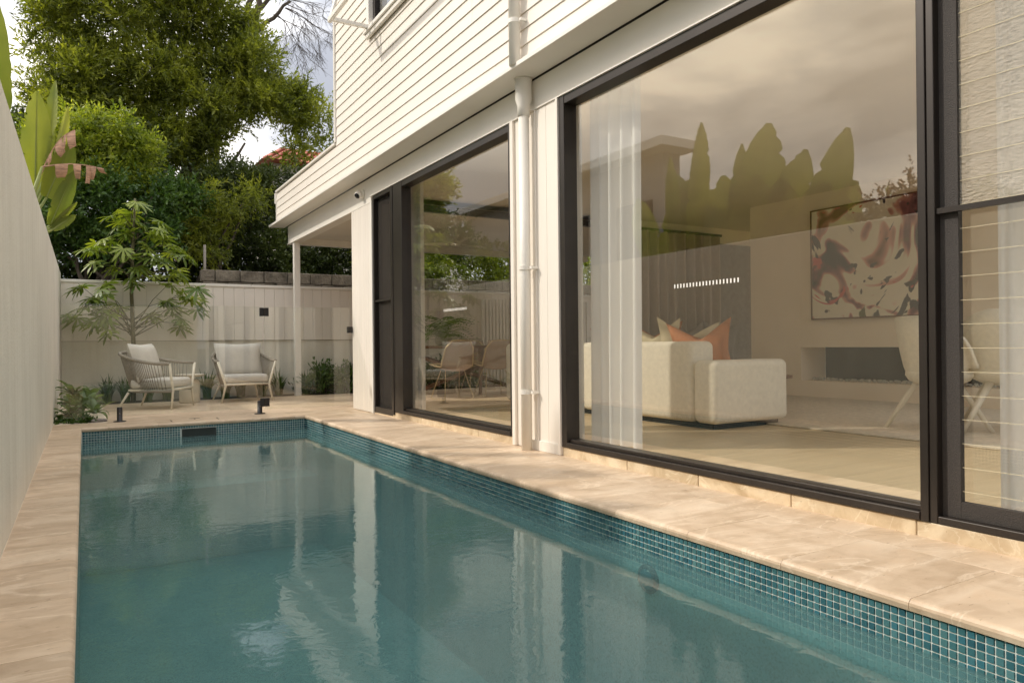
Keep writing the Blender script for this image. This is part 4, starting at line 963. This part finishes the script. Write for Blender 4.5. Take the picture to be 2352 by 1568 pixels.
lf = MB().add([(8.55, 29.8, 8.3), (8.62, 29.8, 8.75), (8.8, 29.8, 9.1), (9.0, 29.8, 9.15), (9.12, 29.8, 8.85), (8.98, 29.75, 8.95), (8.8, 29.75, 8.95), (8.68, 29.75, 8.6)], [(0, 1, 7), (1, 2, 6, 7), (2, 3, 5, 6), (3, 4, 5)])
o = lf.build('palm_leaf', 'leaf_bed'); o.modifiers.new('s', 'SOLIDIFY').thickness = .02; tag(o, 'single curling palm leaf in front of the red roof', 'leaf')

# palmate tree behind the glass fence
pt_ = empty('palmate_tree', (.62, 12.0, 0), 'young tree with large hand shaped leaves between wall and chairs', 'tree')
PX = .62
limb(pt_, [(PX, 12.0, -.02), (PX+.01, 12.0, .8), (PX-.01, 12, 1.6), (PX+.02, 12, 2.4), (PX+.05, 12, 3.0)], .036, .014, 'trunk', 'bark_green')
def palmate(seed):
    g = random.Random(seed); V = []; F = []
    nl = 8
    for k in range(nl):
        a = R(-125+250*k/(nl-1)); L = .20*(1-.35*abs(a)/2.2)*g.uniform(.9, 1.1); w = .036
        d = Vector((math.cos(a), math.sin(a), 0)); s = Vector((-d.y, d.x, 0)); dr = g.uniform(.15, .4)
        b0 = len(V)
        for q, ww in ((0, .12), (.3, .65), (.62, 1.0), (.85, .6), (1, .02)):
            c = d*L*q + Vector((0, 0, -dr*L*q*q)); V += [c+s*w/2*ww+Vector((0, 0, .006)), c-s*w/2*ww+Vector((0, 0, .006))]
        for i in range(4): F.append((b0+2*i, b0+2*i+1, b0+2*i+3, b0+2*i+2))
    return mesh('leaf', V, F, 'leaf_palmate')
PM = [palmate(i) for i in range(5)]
lp = [(0.7,2.95),(0.42,2.74),(0.97,2.67),(1.14,2.3),(1.31,2.12),(0.31,2.37),(0.58,2.51),(0.8,2.28),(0.2,2.0),(0.05,2.17),(-0.06,1.69),(0.15,1.51),(-0.14,1.27),(0.09,1.15),(0.35,1.03),(0.46,1.4),(0.63,1.77),(1.02,1.47),(1.25,1.61),(1.49,1.68),(1.54,1.42),(1.3,1.16),(0.9,1.28),(0.85,1.91),(1.14,1.92),(0.25,1.76),(1.08,1.73),(.02,1.42),(.18,1.3),(.28,1.6),(1.4,1.55),(1.2,1.4),(.55,2.15),(.9,2.5),(.45,2.2),(1.02,2.45),(.75,2.62),(.85,2.1),(.4,1.95),(1.0,2.05),(1.2,2.25),(.62,2.8),(.5,2.62),(.15,2.3),(1.3,1.95),(.7,1.95),(1.22,1.28),(.3,1.22)]
for i, (x, z) in enumerate(lp):
    y = 11.85+random.uniform(-.3, .3)
    tip = Vector((x, y, z)); sz = 1.15 if z > 1.9 else 1.25
    z0 = max(.95, min(z-.15, 2.8)) if z > 1.9 else .95+.25*((i*7) % 5)/4
    base = Vector((PX, 12.0, z0))
    if True:
        mid = base.lerp(tip, .55)+Vector((0, 0, .06)); limb(pt_, [base, base.lerp(mid, .5)+Vector((0, 0, -.01)), mid, tip], .009, .003, 'branch', 'bark_green', 5)
    for q in range(3):
        o = link('leaf', PM[(i+q) % 5], pt_, tip + Vector((random.uniform(-.07, .07), random.uniform(-.09, .09), random.uniform(-.07, .05))) - pt_.location)
        out = math.atan2(y-12.0, x-PX)
        o.rotation_euler = (random.uniform(-.5, .5), random.uniform(-.1, .9), out + random.uniform(-1.0, 1.0)); s_ = sz*random.uniform(.8, 1.15); o.scale = (s_,)*3

# rosette plant in the little planter
ro = empty('rosette_plant', (-.02, 9.75, 0), 'bushy green rosette plant in the corner bed at the foot of the left wall', 'plant')
def blade(L, w, bend, mat, name='leaf', n=5):
    V = []; F = []
    for i in range(n+1):
        q = i/n; c = Vector((L*q*math.cos(bend*q*.6), 0, L*q*math.sin(.9-bend*q))); ww = w*math.sin(math.pi*min(.98, .18+.8*q))
        V += [c+Vector((0, ww/2, .15*ww)), c, c+Vector((0, -ww/2, .15*ww))]
    for i in range(n):
        F += [(3*i, 3*i+1, 3*i+4, 3*i+3), (3*i+1, 3*i+2, 3*i+5, 3*i+4)]
    return mesh(name, V, F, mat, True)
BM_ = [blade(.26, .075, .5, 'leaf_rosette'), blade(.32, .085, .8, 'leaf_rosette'), blade(.22, .07, 1.0, 'leaf_rosette')]
for (cx, cy, cz) in ((-.02, 9.55, .10), (.06, 9.9, .16), (-.14, 10.2, .12), (.10, 9.35, .06), (-.12, 9.25, .05), (0.0, 10.5, .12), (-.1, 9.7, .26)):
    for i in range(13):
        o = link('leaf', BM_[i % 3], ro, Vector((cx, cy, cz)) - ro.location); o.rotation_euler = (random.uniform(-.3, .3), random.uniform(-.5, .35), i*2.399); o.scale = (random.uniform(.7, 1.1),)*3
pb = box('planter_soil', (WALLX+.002, POOL_F+.505, -.09), (.205, 11.70, -.012), 'soil'); tag(pb, 'dark soil of the narrow corner bed', kind='structure')
pb = box('garden_bed', (WALLX+.002, 11.702, -.09), (9.6, FEN-.002, -.005), 'soil'); tag(pb, 'dark soil of the garden bed below the fence', kind='structure')
for i in range(9):
    r = random.uniform(.028, .045); x, y = random.uniform(.05, .18), random.uniform(8.93, 9.1)
    o = MB().lathe([(r*.3, -r*.55), (r*.9, -r*.25), (r, 0), (r*.8, r*.35), (r*.25, r*.5)], (x, y, r*.45-.01), 9).build('river_stone', 'river_stone', smooth=True); tag(o, 'rounded brown river stone among others at the edge of the corner bed', 'stone', 'river stones in the corner bed')
V, m = sprigs([((-.1, 9.0, .01), (.17, .10, .05)), ((-.2, 9.3, .0), (.08, .3, .05))], 260, .028, .02, .04, 6, 50)
o = link('ground_cover', quadmesh('ground_cover', V, m, 'leaf_bed')); tag(o, 'low green ground cover at the edge of the corner bed', kind='stuff')

# strappy clumps along the bed
def clump(x, y, h, n, seed, label, mat='leaf_bed', wide=.022):
    r = empty('strappy_plant', (x, y, 0), label, 'plant', 'strappy plants along the fence bed'); g = random.Random(seed); V = []; F = []
    for i in range(n):
        a = g.uniform(0, 6.283); L = h*g.uniform(.7, 1.25); lean = g.uniform(.1, .9); b0 = len(V); d = Vector((math.cos(a), math.sin(a), 0)); s = Vector((-d.y, d.x, 0)); c0 = Vector((g.uniform(-.05, .05), g.uniform(-.05, .05), 0))
        for j in range(6):
            q = j/5; c = c0 + d*L*lean*q*q + Vector((0, 0, L*(q-.35*lean*q*q*q*1.4))); w_ = wide*(1-q**2)*.5+.001; V += [c+s*w_, c-s*w_]
        F += [(b0+2*j, b0+2*j+1, b0+2*j+3, b0+2*j+2) for j in range(5)]
    link('leaves', mesh('leaves', V, F, mat), r); return r
cls = [(.28, 'tufted dark strap leaved plant left of the side lounge chair'), (.52, 'strap leaved plant under the palmate tree'), (.80, 'strap leaved plant directly behind the side lounge chair'), (1.08, 'strap leaved plant left of the round side table'), (1.38, 'strap leaved plant behind the round side table'), (1.62, 'strap leaved plant just left of the front facing chair'),
       (1.88, 'strap leaved plant under the front facing chair'), (2.15, 'strap leaved plant beneath the right half of the front facing chair'), (2.46, 'tall strap leaved plant right of the front facing chair'), (2.72, 'strap leaved plant beside the white porch post'), (3.12, 'strap leaved plant just right of the porch post'), (3.4, 'strap leaved plant midway between post and house corner'), (3.68, 'grassy plant against the house corner')]
for i, (x, lab) in enumerate(cls): clump(x, 11.9+random.uniform(-.05, .2), random.uniform(.34, .46), 64, 60+i, lab, wide=.03)
for i, (x, w_, lab) in enumerate(((3.35, .3, 'low glossy shrub in the bed right of the porch post'), (3.85, .34, 'low glossy shrub by the house corner'), (4.9, .3, 'low glossy shrub in the bed behind the dining table, left one'), (5.4, .3, 'low glossy shrub in the bed behind the dining table, middle one'), (6.0, .3, 'low glossy shrub in the bed behind the dining table, right one'))):
    shrub('low_shrub', lab, 'shrub', [((x, 12.0, .16), (w_, .2, .17)), ((x+.15, 12.05, .22), (w_*.6, .18, .16))], 170, 'leaf_bed', 80+i, (x, 12.0, 0), .075, .035, 'low shrubs along the fence bed', stems=2)

# banana plants beyond the left wall
def banana_leaf(parent, base, direc, L, w, droop, roll=0.0, face=(0, -1, 0), mat='leaf_banana', tear=0.0, seed=0, name='leaf'):
    g = random.Random(seed); d = Vector(direc).normalized(); side = d.cross(Vector(face))
    side.normalize(); side = Matrix.Rotation(roll, 3, d) @ side
    nn = side.cross(d).normalized(); V = []; F = []; N_ = 34
    pts = []; p = Vector(base); dd = d.copy()
    for i in range(N_+1):
        pts.append(p.copy()); dd = (dd + Vector((0, 0, -droop/N_))).normalized(); p = p + dd*L/N_
    for i, c in enumerate(pts):
        q = i/N_; ww = w*.5*max(.02, math.sin(math.pi*min(1, .08+q*.93)))**.55
        for s in (-1, -.5, 0, .5, 1):
            jag = 1 - ((tear*g.random() if tear else (.28 if g.random() < .07 and i > 5 else .05*g.random())) if abs(s) == 1 else 0)
            V.append(c + side*ww*s*jag + nn*(abs(s)*ww*.32 + (.0055 if i % 2 else -.0055)*(abs(s)>0)*(1 if ww > .03 else 0)) + Vector((0, 0, -tear*.35*abs(s)*g.random()*w)))
    for i in range(N_):
        for k in range(4):
            if tear and g.random() < tear*.35 and k in (0, 3): continue
            a = i*5+k; F.append((a, a+1, a+6, a+5))
    lo = MB().add(V, F).build(name, mat, parent, True)
    MB().tube([q_+nn*(-.004) for q_ in pts], [.011-.009*i/N_ for i in range(N_+1)], 5).build('midrib', 'midrib_green' if mat == 'leaf_banana' else 'brown_leaf', lo, True)
    return lo
simple('midrib_green', (0.30, 0.34, 0.10), .5, .1, 8)
def dry_leaf(parent, a, b_, droop, seed):
    g = random.Random(seed+5); n = 24; L = (b_-a).length
    pts = [a.lerp(b_, i/n) + Vector((0, 0, droop*.35*math.sin(math.pi*i/n))) for i in range(n+1)]
    lo = MB().tube(pts, [.009-.007*i/n for i in range(n+1)], 5).build('leaf', 'brown_leaf', parent, True)
    V = []; F = []; i = 5
    while i < n:
        w_ = g.randint(2, 6); j = min(n, i+w_); h = g.uniform(.03, .20)*(1.0 if i < n-5 else .75); b0 = len(V); sh = g.uniform(-.03, .05)
        for q, (k, fz) in enumerate(((0, 0), (.35, .35), (.7, .75), (1, 1))):
            cur = Vector((sh*k*k, .035*math.sin(3*k+seed)+g.uniform(-.006, .006), -h*fz)); tp = 1-g.uniform(.05, .5)*k*k
            m_ = pts[i].lerp(pts[j], .5); V += [m_+(pts[i]-m_)*tp+cur, m_+cur+Vector((0, -.012, 0)), m_+(pts[j]-m_)*tp+cur]
        for q in range(3): F += [(b0+3*q, b0+3*q+1, b0+3*q+4, b0+3*q+3), (b0+3*q+1, b0+3*q+2, b0+3*q+5, b0+3*q+4)]
        i = j + (g.choice((0, 0, 1, 2)) if i < n-8 else 0)
    MB().add(V, F).build('dry_blade', 'brown_leaf', lo, True)
def banana(x, y, h, label, leaves, face=(0, -1, 0)):
    r = empty('banana_plant', (x, y, 0), label, 'banana plant', 'banana plants beyond the left wall')
    MB().tube([(x, y, -.05), (x+.02, y, h*.5), (x, y, h)], [.11, .09, .06], 12).build('stem', 'bark_green', r, True)
    for i, L_ in enumerate(leaves):
        base, tip, w, droop, roll, kind = L_
        bv, tv = Vector(base), Vector(tip); d = tv-bv
        MB().tube([Vector((x, y, h-.1)), (Vector((x, y, h))+bv)/2, bv], [.03, .022, .014], 6).build('petiole', 'midrib_green', r, True)
        if kind == 'b': dry_leaf(r, bv, tv, droop, i); continue
        banana_leaf(r, bv, d+Vector((0, 0, droop*d.length*.5)), d.length*1.03, w, droop, roll, face, 'leaf_banana' if kind == 'g' else 'brown_leaf', 0.0 if kind == 'g' else .8, i*3+int(x*100))
    return r
banana(-.62, 9.3, 1.9, 'banana plant over the left wall with two dry brown leaves reaching out', [
    ((-.44, 9.3, 2.45), (-.41, 9.15, 3.50), .30, .02, .25, 'g'), ((-.33, 9.25, 2.7), (-.24, 9.2, 3.66), .17, .05, -.6, 'g'), ((-.27, 9.2, 2.7), (-.13, 9.1, 3.38), .15, .05, .9, 'g'),
    ((-.38, 9.05, 2.62), (-.06, 8.95, 3.12), .20, .30, .1, 'b'), ((-.36, 9.0, 2.70), (.20, 8.9, 2.72), .24, .12, .0, 'b'),
    ((-.33, 9.2, 2.42), (-.10, 9.1, 3.00), .26, .12, .3, 'g'), ((-.30, 9.2, 2.12), (-.08, 9.1, 2.70), .20, .12, .5, 'g'), ((-.30, 9.2, 2.10), (-.06, 9.15, 2.38), .10, .25, .9, 'g'), ((-.28, 9.2, 2.08), (-.07, 9.15, 2.24), .11, .15, .3, 'g')])
banana(-.85, 6.7, 1.9, 'banana plant with a tall upright leaf at the far left edge of the view', [
    ((-.68, 6.75, 2.0), (-.60, 6.45, 3.46), .42, .02, -.1, 'g'), ((-.62, 6.95, 2.0), (-.56, 6.95, 3.15), .20, .05, .5, 'g'), ((-.95, 6.9, 2.1), (-1.1, 7.4, 3.1), .35, .2, .3, 'g')])
FW = (1, -.85, 0)
banana(-1.05, 6.05, 1.7, 'banana plant with paired upright leaves beyond the wall, mirrored in the large window', [
    ((-1.05, 6.3, 1.8), (-1.05, 6.20, 3.20), .26, .05, .3, 'g'), ((-1.05, 6.1, 1.7), (-1.05, 5.80, 3.34), .62, .10, 0, 'g'), ((-1.1, 5.8, 1.7), (-1.05, 5.30, 2.92), .50, .12, .1, 'g'),
    ((-1.0, 6.6, 1.4), (-1.1, 6.75, 2.75), .62, .1, .1, 'g'), ((-1.0, 6.3, 1.3), (-1.0, 6.45, 2.85), .60, .1, .1, 'g'), ((-1.0, 6.1, 1.2), (-1.0, 5.95, 2.75), .66, .1, -.1, 'g'),
    ((-.95, 5.8, 1.2), (-1.0, 5.55, 2.65), .62, .1, .1, 'g'), ((-1.0, 6.9, 1.4), (-1.1, 7.15, 2.95), .60, .1, .1, 'g'), ((-.9, 7.0, 1.2), (-1.0, 6.9, 2.6), .66, .1, 0, 'g')], FW)
banana(-1.05, 5.25, 1.6, 'banana plant whose last leaf leans away towards the camera, mirrored beside the painting', [
    ((-1.05, 5.35, 1.4), (-1.05, 4.78, 3.02), .46, .16, 0, 'g'), ((-1.05, 5.4, 1.3), (-1.05, 5.05, 2.55), .62, .1, 0, 'g'), ((-.95, 5.2, 1.2), (-1.05, 4.70, 2.45), .55, .2, .2, 'g'), ((-1.0, 5.5, 1.2), (-1.05, 5.35, 2.35), .6, .1, 0, 'g')], FW)
banana(-1.1, 7.7, 1.9, 'banana plant beyond the wall at the neighbouring eave, mirrored behind the curtain', [
    ((-1.1, 7.6, 1.8), (-1.1, 7.38, 2.75), .35, .2, 0, 'g'), ((-1.1, 7.8, 1.8), (-1.1, 8.2, 2.9), .4, .3, .2, 'g')], FW)
banana(-1.1, 3.1, 1.7, 'short banana plant beyond the wall nearest the camera', [
    ((-1.1, 3.1, 1.6), (-1.0, 3.3, 2.15), .35, .2, 0, 'g'), ((-1.1, 3.0, 1.6), (-1.2, 2.5, 2.3), .4, .3, .2, 'g')], FW)

# unseen wall and hedge added to keep bright sky out of the glass reflections
o = box('end_wall', (WALLX, -4.3, -.1), (FX-.2, -4.1, 1.905), 'stucco'); tag(o, 'pale rendered wall added out of view at the near end of the pool court', 'wall')
shrub('sky_blocking_hedge', 'dark leafy hedge added out of view to block sky mirrored in the glass', 'hedge', [((x, -5.2, z), (.7, .5, .6)) for x in (-.8, .4, 1.6, 2.8) for z in (2.2, 3.1, 3.9)], 2200, 'leaf_dark', 95, (1, -5.2, -.1), .09, .05, stems=6)
